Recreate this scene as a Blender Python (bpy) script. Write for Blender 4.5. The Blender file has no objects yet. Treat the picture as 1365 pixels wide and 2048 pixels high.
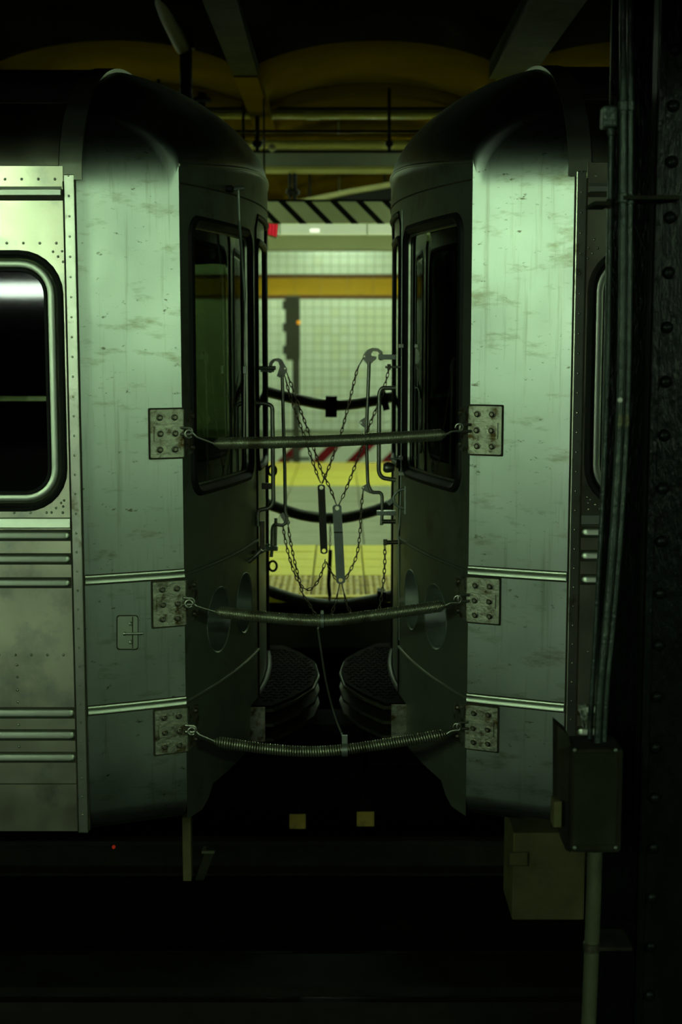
import bpy, bmesh, math, random
from mathutils import Vector, Matrix
from mathutils.geometry import delaunay_2d_cdt

random.seed(7)
scene = bpy.context.scene
COL = scene.collection

# ------------------------------------------------------------------ camera, world, exposure
CAM_Z = 1.5                       # eye height above the platform floor (z = 0)
PITCH = math.radians(6.9)         # looking slightly down
F_PX = 2844.0                     # 50 mm lens on a 36 mm tall frame of 2048 px
cam_d = bpy.data.cameras.new('camera')
cam_d.sensor_fit = 'VERTICAL'
cam_d.sensor_height = 36.0
cam_d.sensor_width = 24.0
cam_d.lens = 50.0
cam_d.dof.use_dof = True
cam_d.dof.focus_distance = 5.3
cam_d.dof.aperture_fstop = 2.2
cam_d.clip_end = 200
cam = bpy.data.objects.new('camera', cam_d)
cam.location = (0, 0, CAM_Z)
cam.rotation_euler = (math.pi / 2 - PITCH, 0, 0)
COL.objects.link(cam)
scene.camera = cam

w = bpy.data.worlds.new('tunnel_dark')
scene.world = w
w.use_nodes = True
w.node_tree.nodes['Background'].inputs[0].default_value = (0.6, 1.0, 0.5, 1)
w.node_tree.nodes['Background'].inputs[1].default_value = 0.0006

vs = scene.view_settings
vs.view_transform = 'Standard'
vs.look = 'None'
vs.gamma = 1.0
vs.use_curve_mapping = False
vs.exposure = 0.0

NEAR_COL = (0.66, 1.0, 0.60)
FAR_COL = (0.70, 1.0, 0.62)
NEAR_W = 205.0
FAR_W = 136.0


def at(px, py, Y):
    """world point at depth Y for a point measured in the 1365 x 2048 photograph"""
    xr = (px - 682.5) / F_PX
    yu = (1024.0 - py) / F_PX
    dy = math.cos(PITCH) + yu * math.sin(PITCH)
    dz = -math.sin(PITCH) + yu * math.cos(PITCH)
    k = Y / dy
    return Vector((xr * k, Y, CAM_Z + dz * k))


# ------------------------------------------------------------------ materials
def mat(name, base, rough=0.5, metal=0.0, var=0.0, scale=6.0, bump=0.0, bscale=40.0,
        dirt=None, dirt_lo=0.55, dirt_hi=0.7, dscale=8.0, rvar=0.0, stretch=None, spec=0.5, emit=None, estr=0.0):
    m = bpy.data.materials.new(name)
    m.use_nodes = True
    nt = m.node_tree
    b = nt.nodes['Principled BSDF']
    b.inputs['Base Color'].default_value = (*base, 1)
    b.inputs['Roughness'].default_value = rough
    b.inputs['Metallic'].default_value = metal
    b.inputs['Specular IOR Level'].default_value = spec
    if emit:
        b.inputs['Emission Color'].default_value = (*emit, 1)
        b.inputs['Emission Strength'].default_value = estr
    tc = nt.nodes.new('ShaderNodeTexCoord')
    src = tc.outputs['Object']
    if stretch:
        mp = nt.nodes.new('ShaderNodeMapping')
        mp.inputs['Scale'].default_value = stretch
        nt.links.new(src, mp.inputs['Vector'])
        src = mp.outputs['Vector']

    def noise(sc, det=5.0):
        n = nt.nodes.new('ShaderNodeTexNoise')
        n.inputs['Scale'].default_value = sc
        n.inputs['Detail'].default_value = det
        n.inputs['Roughness'].default_value = 0.6
        nt.links.new(src, n.inputs['Vector'])
        return n.outputs['Fac']
    col = None
    if var > 0:
        f = noise(scale)
        r = nt.nodes.new('ShaderNodeValToRGB')
        r.color_ramp.elements[0].position = 0.3
        r.color_ramp.elements[1].position = 0.7
        r.color_ramp.elements[0].color = (*[c * (1 - var) for c in base], 1)
        r.color_ramp.elements[1].color = (*[min(1, c * (1 + var)) for c in base], 1)
        nt.links.new(f, r.inputs['Fac'])
        col = r.outputs['Color']
    if dirt:
        f = noise(dscale, 8.0)
        r = nt.nodes.new('ShaderNodeMapRange')
        r.inputs['From Min'].default_value = dirt_lo
        r.inputs['From Max'].default_value = dirt_hi
        nt.links.new(f, r.inputs['Value'])
        mx = nt.nodes.new('ShaderNodeMixRGB')
        mx.inputs['Color1'].default_value = (*base, 1)
        if col:
            nt.links.new(col, mx.inputs['Color1'])
        mx.inputs['Color2'].default_value = (*dirt, 1)
        nt.links.new(r.outputs['Result'], mx.inputs['Fac'])
        col = mx.outputs['Color']
    if col:
        nt.links.new(col, b.inputs['Base Color'])
    if rvar > 0:
        f = noise(scale * 0.7)
        r = nt.nodes.new('ShaderNodeMapRange')
        r.inputs['From Min'].default_value = 0.3
        r.inputs['From Max'].default_value = 0.7
        r.inputs['To Min'].default_value = rough - rvar
        r.inputs['To Max'].default_value = rough + rvar
        nt.links.new(f, r.inputs['Value'])
        nt.links.new(r.outputs['Result'], b.inputs['Roughness'])
    if bump > 0:
        f = noise(bscale, 4.0)
        bp = nt.nodes.new('ShaderNodeBump')
        bp.inputs['Strength'].default_value = bump
        bp.inputs['Distance'].default_value = 0.02
        nt.links.new(f, bp.inputs['Height'])
        nt.links.new(bp.outputs['Normal'], b.inputs['Normal'])
    return m


def panel_mat():
    """satin stainless end panel: long rubbed scratches and brown scuffs on the metal"""
    m = mat('satin_panel', (0.49, 0.55, 0.49), 0.355, 1.0, 0.06, 3.0, bump=0.02, bscale=2.2, rvar=0.05)
    nt = m.node_tree
    b = nt.nodes['Principled BSDF']
    prev = b.inputs['Base Color'].links[0].from_socket
    tc = nt.nodes.new('ShaderNodeTexCoord')

    def layer(prev, scale, rot, sc, lo, hi, colr, amount):
        mp = nt.nodes.new('ShaderNodeMapping')
        mp.inputs['Scale'].default_value = scale
        mp.inputs['Rotation'].default_value = rot
        nt.links.new(tc.outputs['Object'], mp.inputs['Vector'])
        n = nt.nodes.new('ShaderNodeTexNoise')
        n.inputs['Scale'].default_value = sc
        n.inputs['Detail'].default_value = 6
        n.inputs['Roughness'].default_value = 0.65
        nt.links.new(mp.outputs['Vector'], n.inputs['Vector'])
        r = nt.nodes.new('ShaderNodeMapRange')
        r.inputs['From Min'].default_value = lo
        r.inputs['From Max'].default_value = hi
        r.inputs['To Max'].default_value = amount
        nt.links.new(n.outputs['Fac'], r.inputs['Value'])
        mx = nt.nodes.new('ShaderNodeMixRGB')
        nt.links.new(prev, mx.inputs['Color1'])
        mx.inputs['Color2'].default_value = (*colr, 1)
        nt.links.new(r.outputs['Result'], mx.inputs['Fac'])
        return mx.outputs['Color']
    p = layer(prev, (1, 1, 3.2), (0, 0.6, 0), 5.5, 0.555, 0.70, (0.27, 0.27, 0.17), 0.8)
    p = layer(p, (14, 14, 0.6), (0, 0, 0), 2.6, 0.56, 0.70, (0.30, 0.31, 0.23), 0.6)
    p = layer(p, (1, 1, 2), (0, -0.5, 0), 22, 0.635, 0.70, (0.10, 0.09, 0.05), 0.85)
    nt.links.new(p, b.inputs['Base Color'])
    return m


def stripe_mat(name, ca, cb, period, sx, sz, phase, duty, rough=0.5):
    """flat printed diagonal stripes"""
    m = bpy.data.materials.new(name)
    m.use_nodes = True
    nt = m.node_tree
    b = nt.nodes['Principled BSDF']
    b.inputs['Roughness'].default_value = rough
    b.inputs['Specular IOR Level'].default_value = 0.15
    tc = nt.nodes.new('ShaderNodeTexCoord')
    sp = nt.nodes.new('ShaderNodeSeparateXYZ')
    nt.links.new(tc.outputs['Object'], sp.inputs[0])

    def mth(op, a, bb):
        n = nt.nodes.new('ShaderNodeMath')
        n.operation = op
        for i, v in enumerate((a, bb)):
            if isinstance(v, (int, float)):
                n.inputs[i].default_value = v
            else:
                nt.links.new(v, n.inputs[i])
        return n.outputs[0]
    v = mth('ADD', mth('MULTIPLY', sp.outputs['X'], sx / period), mth('MULTIPLY', sp.outputs['Z'], sz / period))
    v = mth('FRACT', mth('ADD', v, phase), 0)
    f = mth('LESS_THAN', v, duty)
    mx = nt.nodes.new('ShaderNodeMixRGB')
    mx.inputs['Color1'].default_value = (*ca, 1)
    mx.inputs['Color2'].default_value = (*cb, 1)
    nt.links.new(f, mx.inputs['Fac'])
    nt.links.new(mx.outputs['Color'], b.inputs['Base Color'])
    return m


def glass_mat(name, tint, rough=0.03):
    m = bpy.data.materials.new(name)
    m.use_nodes = True
    nt = m.node_tree
    nt.nodes.remove(nt.nodes['Principled BSDF'])
    out = nt.nodes['Material Output']
    t = nt.nodes.new('ShaderNodeBsdfTransparent')
    t.inputs[0].default_value = (*tint, 1)
    g = nt.nodes.new('ShaderNodeBsdfGlossy')
    g.inputs['Roughness'].default_value = rough
    g.inputs['Color'].default_value = (0.9, 0.95, 0.9, 1)
    fr = nt.nodes.new('ShaderNodeFresnel')
    fr.inputs[0].default_value = 1.5
    mx = nt.nodes.new('ShaderNodeMixShader')
    nt.links.new(fr.outputs[0], mx.inputs[0])
    nt.links.new(t.outputs[0], mx.inputs[1])
    nt.links.new(g.outputs[0], mx.inputs[2])
    nt.links.new(mx.outputs[0], out.inputs['Surface'])
    return m


M = {
    'panel': panel_mat(),
    'side': mat('brushed_side', (0.68, 0.68, 0.50), 0.34, 1.0, 0.10, 4.0, bump=0.05, bscale=3.0, rvar=0.08,
                dirt=(0.36, 0.40, 0.33), dirt_lo=0.52, dirt_hi=0.72, dscale=5.0),
    'trim': mat('trim_steel', (0.55, 0.58, 0.46), 0.33, 1.0, 0.15, 9.0, bump=0.06, bscale=9.0, dirt=(0.16, 0.13, 0.06), dirt_lo=0.6, dirt_hi=0.75, dscale=12),
    'rib': mat('rib_steel', (0.52, 0.56, 0.46), 0.40, 1.0, 0.08, 6.0),
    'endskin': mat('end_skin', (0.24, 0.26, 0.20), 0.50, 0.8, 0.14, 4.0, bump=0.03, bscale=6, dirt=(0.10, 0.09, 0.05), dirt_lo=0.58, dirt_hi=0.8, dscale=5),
    'roof': mat('roof_paint', (0.08, 0.09, 0.07), 0.62, 0.35, 0.2, 5.0, dirt=(0.05, 0.05, 0.03), dirt_lo=0.5, dirt_hi=0.8, dscale=4),
    'bonnet': mat('bonnet_skin', (0.40, 0.45, 0.40), 0.42, 0.95, 0.12, 3.0, dirt=(0.08, 0.08, 0.05), dirt_lo=0.55, dirt_hi=0.85, dscale=4),
    'strap': mat('strap_metal', (0.32, 0.34, 0.26), 0.5, 0.8, 0.15, 8.0),
    'rubber': mat('black_rubber', (0.008, 0.0085, 0.007), 0.6, 0, 0.2, 20, bump=0.05, spec=0.2),
    'seam_dark': mat('seam_grime_shade', (0.035, 0.03, 0.015), 0.8, 0, 0.4, 20),  # grime in the seams; also paints the shadow gap round the box latch
    'plate': mat('bracket_steel', (0.40, 0.41, 0.31), 0.45, 0.9, 0.25, 18, bump=0.15, bscale=60, dirt=(0.09, 0.06, 0.02), dirt_lo=0.5, dirt_hi=0.66, dscale=22),
    'bolt': mat('bolt_steel', (0.16, 0.15, 0.11), 0.42, 0.9, 0.3, 30),
    'spring': mat('spring_steel', (0.42, 0.43, 0.31), 0.40, 0.85, 0.15, 14, dirt=(0.14, 0.12, 0.06), dirt_lo=0.5, dirt_hi=0.75, dscale=10),
    'wire': mat('hook_steel', (0.38, 0.39, 0.32), 0.42, 0.95, 0.2, 20),
    'chain': mat('chain_steel', (0.20, 0.17, 0.12), 0.42, 0.95, 0.35, 40),
    'bar': mat('flat_bar', (0.30, 0.34, 0.30), 0.48, 0.85, 0.15, 14, dirt=(0.10, 0.09, 0.05), dirt_lo=0.55, dirt_hi=0.75, dscale=14),
    'hose': mat('black_hose', (0.05, 0.05, 0.035), 0.5, 0.3, 0.3, 12),
    'galv': mat('galvanised', (0.34, 0.38, 0.33), 0.45, 0.8, 0.2, 12),
    'tread': mat('tread_plate', (0.007, 0.0062, 0.0035), 0.95, 0.0, 0.4, 20, spec=0.03),
    'darkrib': mat('dark_rib_steel', (0.05, 0.048, 0.03), 0.6, 0.3, 0.4, 20, spec=0.1),
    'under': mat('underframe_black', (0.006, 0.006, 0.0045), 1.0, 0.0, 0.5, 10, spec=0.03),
    'interior': mat('interior_dark', (0.035, 0.037, 0.026), 0.7, 0, 0.3, 6),
    'greybox': mat('dusty_box', (0.085, 0.08, 0.035), 0.75, 0.0, 0.25, 9, spec=0.1, dirt=(0.12, 0.10, 0.05), dirt_lo=0.5, dirt_hi=0.7, dscale=6),
    'column': mat('glossy_black_paint', (0.004, 0.006, 0.005), 0.30, 0.0, 0.4, 16, spec=0.14, bump=0.4, bscale=45, stretch=(1, 1, 0.35), dirt=(0.10, 0.09, 0.04), dirt_lo=0.68, dirt_hi=0.75, dscale=8),
    'conduit': mat('painted_conduit', (0.04, 0.055, 0.045), 0.30, 0.3, 0.3, 14, bump=0.3, bscale=55, dirt=(0.16, 0.15, 0.05), dirt_lo=0.66, dirt_hi=0.74, dscale=9),
    'pullbox': mat('grimy_box', (0.014, 0.015, 0.008), 0.75, 0.0, 0.3, 9, spec=0.15, dirt=(0.03, 0.03, 0.02), dirt_lo=0.5, dirt_hi=0.7, dscale=7),
    'pipe_low': mat('pale_pipe', (0.075, 0.08, 0.05), 0.6, 0.1, 0.2, 9, spec=0.2),
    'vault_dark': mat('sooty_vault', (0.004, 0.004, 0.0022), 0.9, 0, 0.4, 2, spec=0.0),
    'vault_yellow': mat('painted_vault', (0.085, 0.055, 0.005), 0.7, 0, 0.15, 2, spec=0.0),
    'beam': mat('concrete_beam', (0.03, 0.03, 0.021), 0.85, 0, 0.3, 6, bump=0.2, bscale=20, spec=0.05),
    'pipe_cream': mat('cream_pipe', (0.27, 0.25, 0.08), 0.5, 0, 0.12, 5),
    'tray': mat('grey_tray', (0.27, 0.28, 0.22), 0.6, 0.2, 0.1, 4),
    'black': mat('black_paint', (0.006, 0.006, 0.005), 0.6, spec=0.12),
    'olive': mat('olive_girder', (0.20, 0.20, 0.09), 0.7, 0, 0.08, 2),
    'white': mat('white_enamel', (0.70, 0.72, 0.62), 0.4),
    'tile': mat('white_tile', (0.60, 0.63, 0.52), 0.28, 0, 0.05, 1.3),
    'tile_b': mat('warm_tile', (0.58, 0.60, 0.44), 0.28, 0, 0.05, 1.3),
    'grout': mat('tile_grout', (0.26, 0.28, 0.18), 0.85),
    'orange': mat('ochre_tile', (0.34, 0.185, 0.002), 0.5, 0, 0.08, 3, spec=0.15),
    'brown': mat('brown_tile', (0.09, 0.025, 0.006), 0.5, 0, 0.1, 3, spec=0.15),
    'yellow': mat('safety_yellow', (0.66, 0.55, 0.012), 0.6, 0, 0.08, 5, dirt=(0.42, 0.34, 0.03), dirt_lo=0.55, dirt_hi=0.8, dscale=3),
    'yellow_d': mat('edge_yellow', (0.62, 0.46, 0.02), 0.6, 0, 0.1, 5),
    'tactile': mat('tactile_yellow', (0.46, 0.33, 0.05), 0.6, 0, 0.2, 9, dirt=(0.20, 0.15, 0.04), dirt_lo=0.5, dirt_hi=0.7, dscale=12),
    'paver': mat('grey_paver', (0.24, 0.24, 0.15), 0.7, 0, 0.12, 4),
    'joint': mat('paver_joint', (0.05, 0.05, 0.025), 0.9),
    'near_dark': mat('near_dark_concrete', (0.012, 0.012, 0.009), 0.9, 0, 0.4, 4, spec=0.15),  # near black to keep bounced light off the car panels
    'concrete': mat('dark_concrete', (0.07, 0.068, 0.05), 0.9, 0, 0.4, 4),
    'ballast': mat('oily_roadbed', (0.003, 0.003, 0.0022), 0.85, 0, 0.5, 9, bump=0.4, bscale=20, spec=0.0),
    'rail': mat('rail_steel', (0.015, 0.013, 0.010), 0.6, 0.3, 0.3, 12, spec=0.1),
    'board': mat('cover_board', (0.008, 0.008, 0.005), 0.8, 0, 0.4, 8, spec=0.05),
    'tie': mat('creosote_tie', (0.02, 0.017, 0.012), 0.9, 0, 0.4, 9),
    'lens_red': mat('red_lens', (0.25, 0.01, 0.01), 0.2, 0),
    'lens_white': mat('clear_lens', (0.5, 0.5, 0.4), 0.12, 0.7),
    'redlamp': mat('red_indicator', (0.3, 0.02, 0.01), 0.4, 0, emit=(1.0, 0.06, 0.02), estr=0.12),
    'exit': mat('red_lit_sign', (0.4, 0.02, 0.02), 0.4, 0, emit=(1.0, 0.035, 0.05), estr=0.5),
    'amber': mat('amber_lamp', (0.4, 0.15, 0.0), 0.4, 0, emit=(1.0, 0.42, 0.0), estr=0.7),
    'signal': mat('signal_case', (0.035, 0.035, 0.02), 0.7),
    'glass': glass_mat('window_glass', (0.19, 0.23, 0.15)),
    'glass_dark': glass_mat('smoked_glass', (0.20, 0.24, 0.16)),
    'diffuser': mat('lamp_diffuser', (0.7, 0.72, 0.6), 0.4, emit=(0.75, 1.0, 0.55), estr=0.40),
    'hot': mat('lamp_end_glow', (0.9, 0.9, 0.85), 0.4, emit=(0.9, 1.0, 0.75), estr=1.0),
    'foil': mat('crumpled_tape', (0.45, 0.48, 0.42), 0.3, 0.6, 0.3, 30, bump=0.6, bscale=60),
    'board_stripes': None, 'hazard': None,
}


# ------------------------------------------------------------------ mesh helpers
class MB:
    def __init__(self):
        self.v = []
        self.f = []

    def add(self, vs_, fs_):
        o = len(self.v)
        self.v += [Vector(p) for p in vs_]
        self.f += [tuple(i + o for i in f) for f in fs_]
        return self

    def box(self, lo, hi, bev=0.0):
        x0, y0, z0 = lo
        x1, y1, z1 = hi
        if x0 > x1: x0, x1 = x1, x0
        if y0 > y1: y0, y1 = y1, y0
        if z0 > z1: z0, z1 = z1, z0
        if bev <= 0:
            p = [(x0, y0, z0), (x1, y0, z0), (x1, y1, z0), (x0, y1, z0), (x0, y0, z1), (x1, y0, z1), (x1, y1, z1), (x0, y1, z1)]
            return self.add(p, [(0, 3, 2, 1), (4, 5, 6, 7), (0, 1, 5, 4), (1, 2, 6, 5), (2, 3, 7, 6), (3, 0, 4, 7)])
        bm = bmesh.new()
        bmesh.ops.create_cube(bm, size=1.0)
        for q in bm.verts:
            q.co = Vector(((x0 + x1) / 2 + q.co.x * (x1 - x0), (y0 + y1) / 2 + q.co.y * (y1 - y0), (z0 + z1) / 2 + q.co.z * (z1 - z0)))
        bmesh.ops.bevel(bm, geom=list(bm.edges), offset=min(bev, 0.49 * min(x1 - x0, y1 - y0, z1 - z0)), segments=2, profile=0.5, affect='EDGES')
        bm.verts.index_update()
        self.add([q.co.copy() for q in bm.verts], [tuple(x.index for x in f.verts) for f in bm.faces])
        bm.free()
        return self

    def obox(self, c, ax, ay, az, hx, hy, hz):
        """oriented box: centre, three unit axes, half sizes"""
        p = []
        for sz in (-1, 1):
            for sx, sy in ((-1, -1), (1, -1), (1, 1), (-1, 1)):
                p.append(c + ax * hx * sx + ay * hy * sy + az * hz * sz)
        return self.add(p, [(0, 3, 2, 1), (4, 5, 6, 7), (0, 1, 5, 4), (1, 2, 6, 5), (2, 3, 7, 6), (3, 0, 4, 7)])

    def tube(self, pts, r, n=10, caps=True):
        pts = [Vector(p) for p in pts]
        rs = r if isinstance(r, (list, tuple)) else [r] * len(pts)
        N = len(pts)
        tang = []
        for i in range(N):
            a = pts[max(0, i - 1)]
            b = pts[min(N - 1, i + 1)]
            t = b - a
            tang.append(t.normalized() if t.length > 1e-9 else Vector((0, 0, 1)))
        t0 = tang[0]
        ref = Vector((0, 1, 0)) if abs(t0.y) < 0.9 else Vector((1, 0, 0))
        nrm = (ref - t0 * ref.dot(t0)).normalized()
        vs_, fs_ = [], []
        for i in range(N):
            t = tang[i]
            nrm = nrm - t * nrm.dot(t)
            nrm.normalize()
            bi = t.cross(nrm)
            for k in range(n):
                a = 2 * math.pi * k / n
                vs_.append(pts[i] + (nrm * math.cos(a) + bi * math.sin(a)) * rs[i])
        for i in range(N - 1):
            for k in range(n):
                k2 = (k + 1) % n
                fs_.append((i * n + k, i * n + k2, (i + 1) * n + k2, (i + 1) * n + k))
        if caps:
            fs_.append(tuple(reversed(range(n))))
            fs_.append(tuple((N - 1) * n + k for k in range(n)))
        return self.add(vs_, fs_)

    def cyl(self, a, b, r, n=12):
        return self.tube([a, b], r, n)

    def lathe(self, c, axis, prof, n=16):
        """prof: list of (radius, height along axis)"""
        ax = Vector(axis).normalized()
        ref = Vector((0, 0, 1)) if abs(ax.z) < 0.9 else Vector((1, 0, 0))
        e1 = (ref - ax * ref.dot(ax)).normalized()
        e2 = ax.cross(e1)
        c = Vector(c)
        vs_, fs_ = [], []
        for r, h in prof:
            for k in range(n):
                a = 2 * math.pi * k / n
                vs_.append(c + ax * h + (e1 * math.cos(a) + e2 * math.sin(a)) * r)
        for i in range(len(prof) - 1):
            for k in range(n):
                k2 = (k + 1) % n
                fs_.append((i * n + k, i * n + k2, (i + 1) * n + k2, (i + 1) * n + k))
        fs_.append(tuple(reversed(range(n))))
        fs_.append(tuple((len(prof) - 1) * n + k for k in range(n)))
        return self.add(vs_, fs_)

    def prism(self, poly, d):
        """closed planar polygon (3D points) pushed along vector d"""
        d = Vector(d)
        n = len(poly)
        p = [Vector(q) for q in poly]
        vs_ = p + [q + d for q in p]
        fs_ = [tuple(reversed(range(n))), tuple(range(n, 2 * n))]
        fs_ += [(i, (i + 1) % n, n + (i + 1) % n, n + i) for i in range(n)]
        return self.add(vs_, fs_)

    def loft(self, loops, closed=True):
        n = len(loops[0])
        vs_ = [q for l in loops for q in l]
        fs_ = []
        for i in range(len(loops) - 1):
            for k in range(n if closed else n - 1):
                k2 = (k + 1) % n
                fs_.append((i * n + k, i * n + k2, (i + 1) * n + k2, (i + 1) * n + k))
        return self.add(vs_, fs_)

    def grid(self, rows):
        return self.loft(rows, closed=False)

    def build(self, name, m, parent=None, smooth=False, origin=None, recalc=True, sharp=None):
        org = Vector(origin) if origin is not None else Vector((0, 0, 0))
        off = world_origin(parent) + org if parent is not None else org
        me = bpy.data.meshes.new(name)
        me.from_pydata([p - off for p in self.v], [], self.f)
        if recalc:
            bm = bmesh.new()
            bm.from_mesh(me)
            bmesh.ops.recalc_face_normals(bm, faces=bm.faces)
            bm.to_mesh(me)
            bm.free()
        o = bpy.data.objects.new(name, me)
        COL.objects.link(o)
        if m is not None:
            me.materials.append(M[m] if isinstance(m, str) else m)
        if smooth:
            for p in me.polygons:
                p.use_smooth = True
            if sharp is None:
                sharp = 40
            try:
                me.set_sharp_from_angle(angle=math.radians(sharp))
            except Exception:
                pass
        o.location = org
        if parent is not None:
            o.parent = parent
        return o


WO = {}


def world_origin(o):
    p = Vector((0, 0, 0))
    while o is not None:
        p = p + Vector(o.location)
        o = o.parent
    return p


def tag(o, label=None, cat=None, group=None, kind=None):
    if label: o['label'] = label
    if cat: o['category'] = cat
    if group: o['group'] = group
    if kind: o['kind'] = kind
    return o


def thing(name, loc, label, cat, group=None):
    o = bpy.data.objects.new(name, None)
    o.empty_display_size = 0.1
    o.location = loc
    COL.objects.link(o)
    return tag(o, label, cat, group)


def part_copy(src, parent, loc, rot=None, name=None):
    c = src.copy()
    if name:
        c.name = name
    COL.objects.link(c)
    c.parent = parent
    c.location = Vector(loc) - world_origin(parent)
    if rot is not None:
        c.rotation_mode = 'QUATERNION'
        c.rotation_quaternion = rot
    return c


def catmull(pts, n=8):
    pts = [Vector(p) for p in pts]
    if len(pts) < 3:
        return pts
    P = [pts[0] * 2 - pts[1]] + pts + [pts[-1] * 2 - pts[-2]]
    out = []
    for i in range(1, len(P) - 2):
        a, b, c, d = P[i - 1], P[i], P[i + 1], P[i + 2]
        for k in range(n):
            t = k / n
            out.append(0.5 * ((2 * b) + (c - a) * t + (2 * a - 5 * b + 4 * c - d) * t * t + (3 * b - a - 3 * c + d) * t ** 3))
    out.append(pts[-1])
    return out


def fillet(pts, r, n=5):
    """polyline with rounded corners"""
    pts = [Vector(p) for p in pts]
    out = [pts[0]]
    for i in range(1, len(pts) - 1):
        a, b, c = pts[i - 1], pts[i], pts[i + 1]
        d1, d2 = (a - b), (c - b)
        rr = min(r, d1.length * 0.49, d2.length * 0.49)
        p1, p2 = b + d1.normalized() * rr, b + d2.normalized() * rr
        for k in range(n + 1):
            t = k / n
            out.append(p1 * (1 - t) ** 2 + b * 2 * t * (1 - t) + p2 * t * t)
    out.append(pts[-1])
    return out


def resample(pts, step):
    L = [0.0]
    for i in range(1, len(pts)):
        L.append(L[-1] + (pts[i] - pts[i - 1]).length)
    n = max(1, round(L[-1] / step))
    out, j = [], 0
    for k in range(n + 1):
        s = L[-1] * k / n
        while j < len(L) - 2 and L[j + 1] < s:
            j += 1
        seg = L[j + 1] - L[j]
        t = 0 if seg < 1e-9 else (s - L[j]) / seg
        out.append(pts[j].lerp(pts[j + 1], t))
    return out


def rrect(x0, x1, y0, y1, r, n=7):
    """rounded rectangle in 2D, counter-clockwise"""
    out = []
    for cx, cy, a0 in ((x1 - r, y0 + r, -90), (x1 - r, y1 - r, 0), (x0 + r, y1 - r, 90), (x0 + r, y0 + r, 180)):
        for k in range(n + 1):
            a = math.radians(a0 + 90 * k / n)
            out.append((cx + r * math.cos(a), cy + r * math.sin(a)))
    return out


def densify(loop, step):
    out = []
    n = len(loop)
    for i in range(n):
        a, b = loop[i], loop[(i + 1) % n]
        d = math.hypot(b[0] - a[0], b[1] - a[1])
        k = max(1, int(math.ceil(d / step)))
        for j in range(k):
            t = j / k
            out.append((a[0] + (b[0] - a[0]) * t, a[1] + (b[1] - a[1]) * t))
    return out


def inside(p, loop):
    x, y = p
    c = False
    n = len(loop)
    for i in range(n):
        x1, y1 = loop[i]
        x2, y2 = loop[(i + 1) % n]
        if (y1 > y) != (y2 > y) and x < (x2 - x1) * (y - y1) / (y2 - y1) + x1:
            c = not c
    return c


def sheet(mb, outer, holes, step, f):
    """planar region with holes, meshed finely and mapped to space by f(a, b)"""
    outer = densify(outer, step)
    holes = [densify(h, step) for h in holes]
    verts, edges = [], []
    for l in [outer] + holes:
        o = len(verts)
        verts += [Vector(p) for p in l]
        edges += [(o + i, o + (i + 1) % len(l)) for i in range(len(l))]
    xs = [p[0] for p in outer]
    ys = [p[1] for p in outer]
    nx = int((max(xs) - min(xs)) / step)
    ny = int((max(ys) - min(ys)) / step)

    def near(p):
        return any(math.hypot(p[0] - q[0], p[1] - q[1]) < step * 0.45 for l in [outer] + holes for q in l)
    for i in range(1, nx + 1):
        for j in range(1, ny + 1):
            p = (min(xs) + (max(xs) - min(xs)) * i / (nx + 1), min(ys) + (max(ys) - min(ys)) * j / (ny + 1))
            if inside(p, outer) and not any(inside(p, h) for h in holes) and not near(p):
                verts.append(Vector(p))
    vo, eo, fo, *_ = delaunay_2d_cdt(verts, edges, [], 0, 1e-6)
    tris = []
    for t in fo:
        cx = sum(vo[i][0] for i in t) / len(t)
        cy = sum(vo[i][1] for i in t) / len(t)
        if inside((cx, cy), outer) and not any(inside((cx, cy), h) for h in holes):
            tris.append(tuple(t))
    mb.add([f(p[0], p[1]) for p in vo], tris)
    return mb


def solid(o, t):
    m = o.modifiers.new('thickness', 'SOLIDIFY')
    m.thickness = t
    m.offset = -1
    return o


# ------------------------------------------------------------------ the setting
# track bed between the two platforms
rb = MB().box((-9, 0.3, -1.55), (9, 8.28, -1.32)).build('roadbed', 'ballast')
tag(rb, kind='structure')
# near platform (the photographer stands on it)
npf = MB().box((-9, -14, -0.25), (9, 0.25, 0.0)).build('platform_near', 'near_dark')
tag(npf, kind='structure')
tag(MB().box((-9, -14.2, -0.25), (9, -14.0, 3.6)).build('wall_near', 'near_dark'), kind='structure')
tag(MB().box((-9, 0.05, -1.4), (9, 0.2, -0.25)).build('wall_near_edge', 'near_dark'), kind='structure')

# island platform: slab with pavers, tactile strip and coping
PF_N, PF_F = 8.22, 17.5
floor = MB().box((-6, PF_N, -0.30), (6, PF_F, -0.030)).build('floor', 'joint')
tag(floor, kind='structure')
tag(MB().box((-6, PF_N + 0.18, -1.4), (6, PF_N + 0.3, -0.30)).build('wall_platform_edge', 'under'), kind='structure')


def paver_mesh(wx, wy, m, name='paver', top=0.0):
    g = 0.004
    b = 0.004
    z0, z1 = -0.03, top
    hx, hy = wx / 2 - g, wy / 2 - g
    mb = MB()
    lo = [(-hx, -hy, z0), (hx, -hy, z0), (hx, hy, z0), (-hx, hy, z0)]
    md = [(x, y, z1 - b) for x, y, _ in lo]
    tp = [(math.copysign(hx - b, x), math.copysign(hy - b, y), z1) for x, y, _ in lo]
    mb.loft([[Vector(p) for p in l] for l in (lo, md, tp)])
    mb.f.append((8, 9, 10, 11))
    me = bpy.data.meshes.new(name)
    me.from_pydata(mb.v, [], mb.f)
    me.materials.append(M[m])
    return me


def pave(xr, yr, wx, wy, m, name, x_off=0.0, top=0.0):
    me = paver_mesh(wx, wy, m, name, top)
    i0 = math.floor((xr[0] - x_off) / wx)
    i1 = math.ceil((xr[1] - x_off) / wx)
    nrow = round((yr[1] - yr[0]) / wy)
    for j in range(nrow):
        for i in range(i0, i1):
            o = bpy.data.objects.new(name, me)
            COL.objects.link(o)
            o.parent = floor
            o.location = (x_off + (i + 0.5) * wx, yr[0] + (j + 0.5) * wy, random.uniform(-0.0012, 0.0012))
    return me


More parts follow.
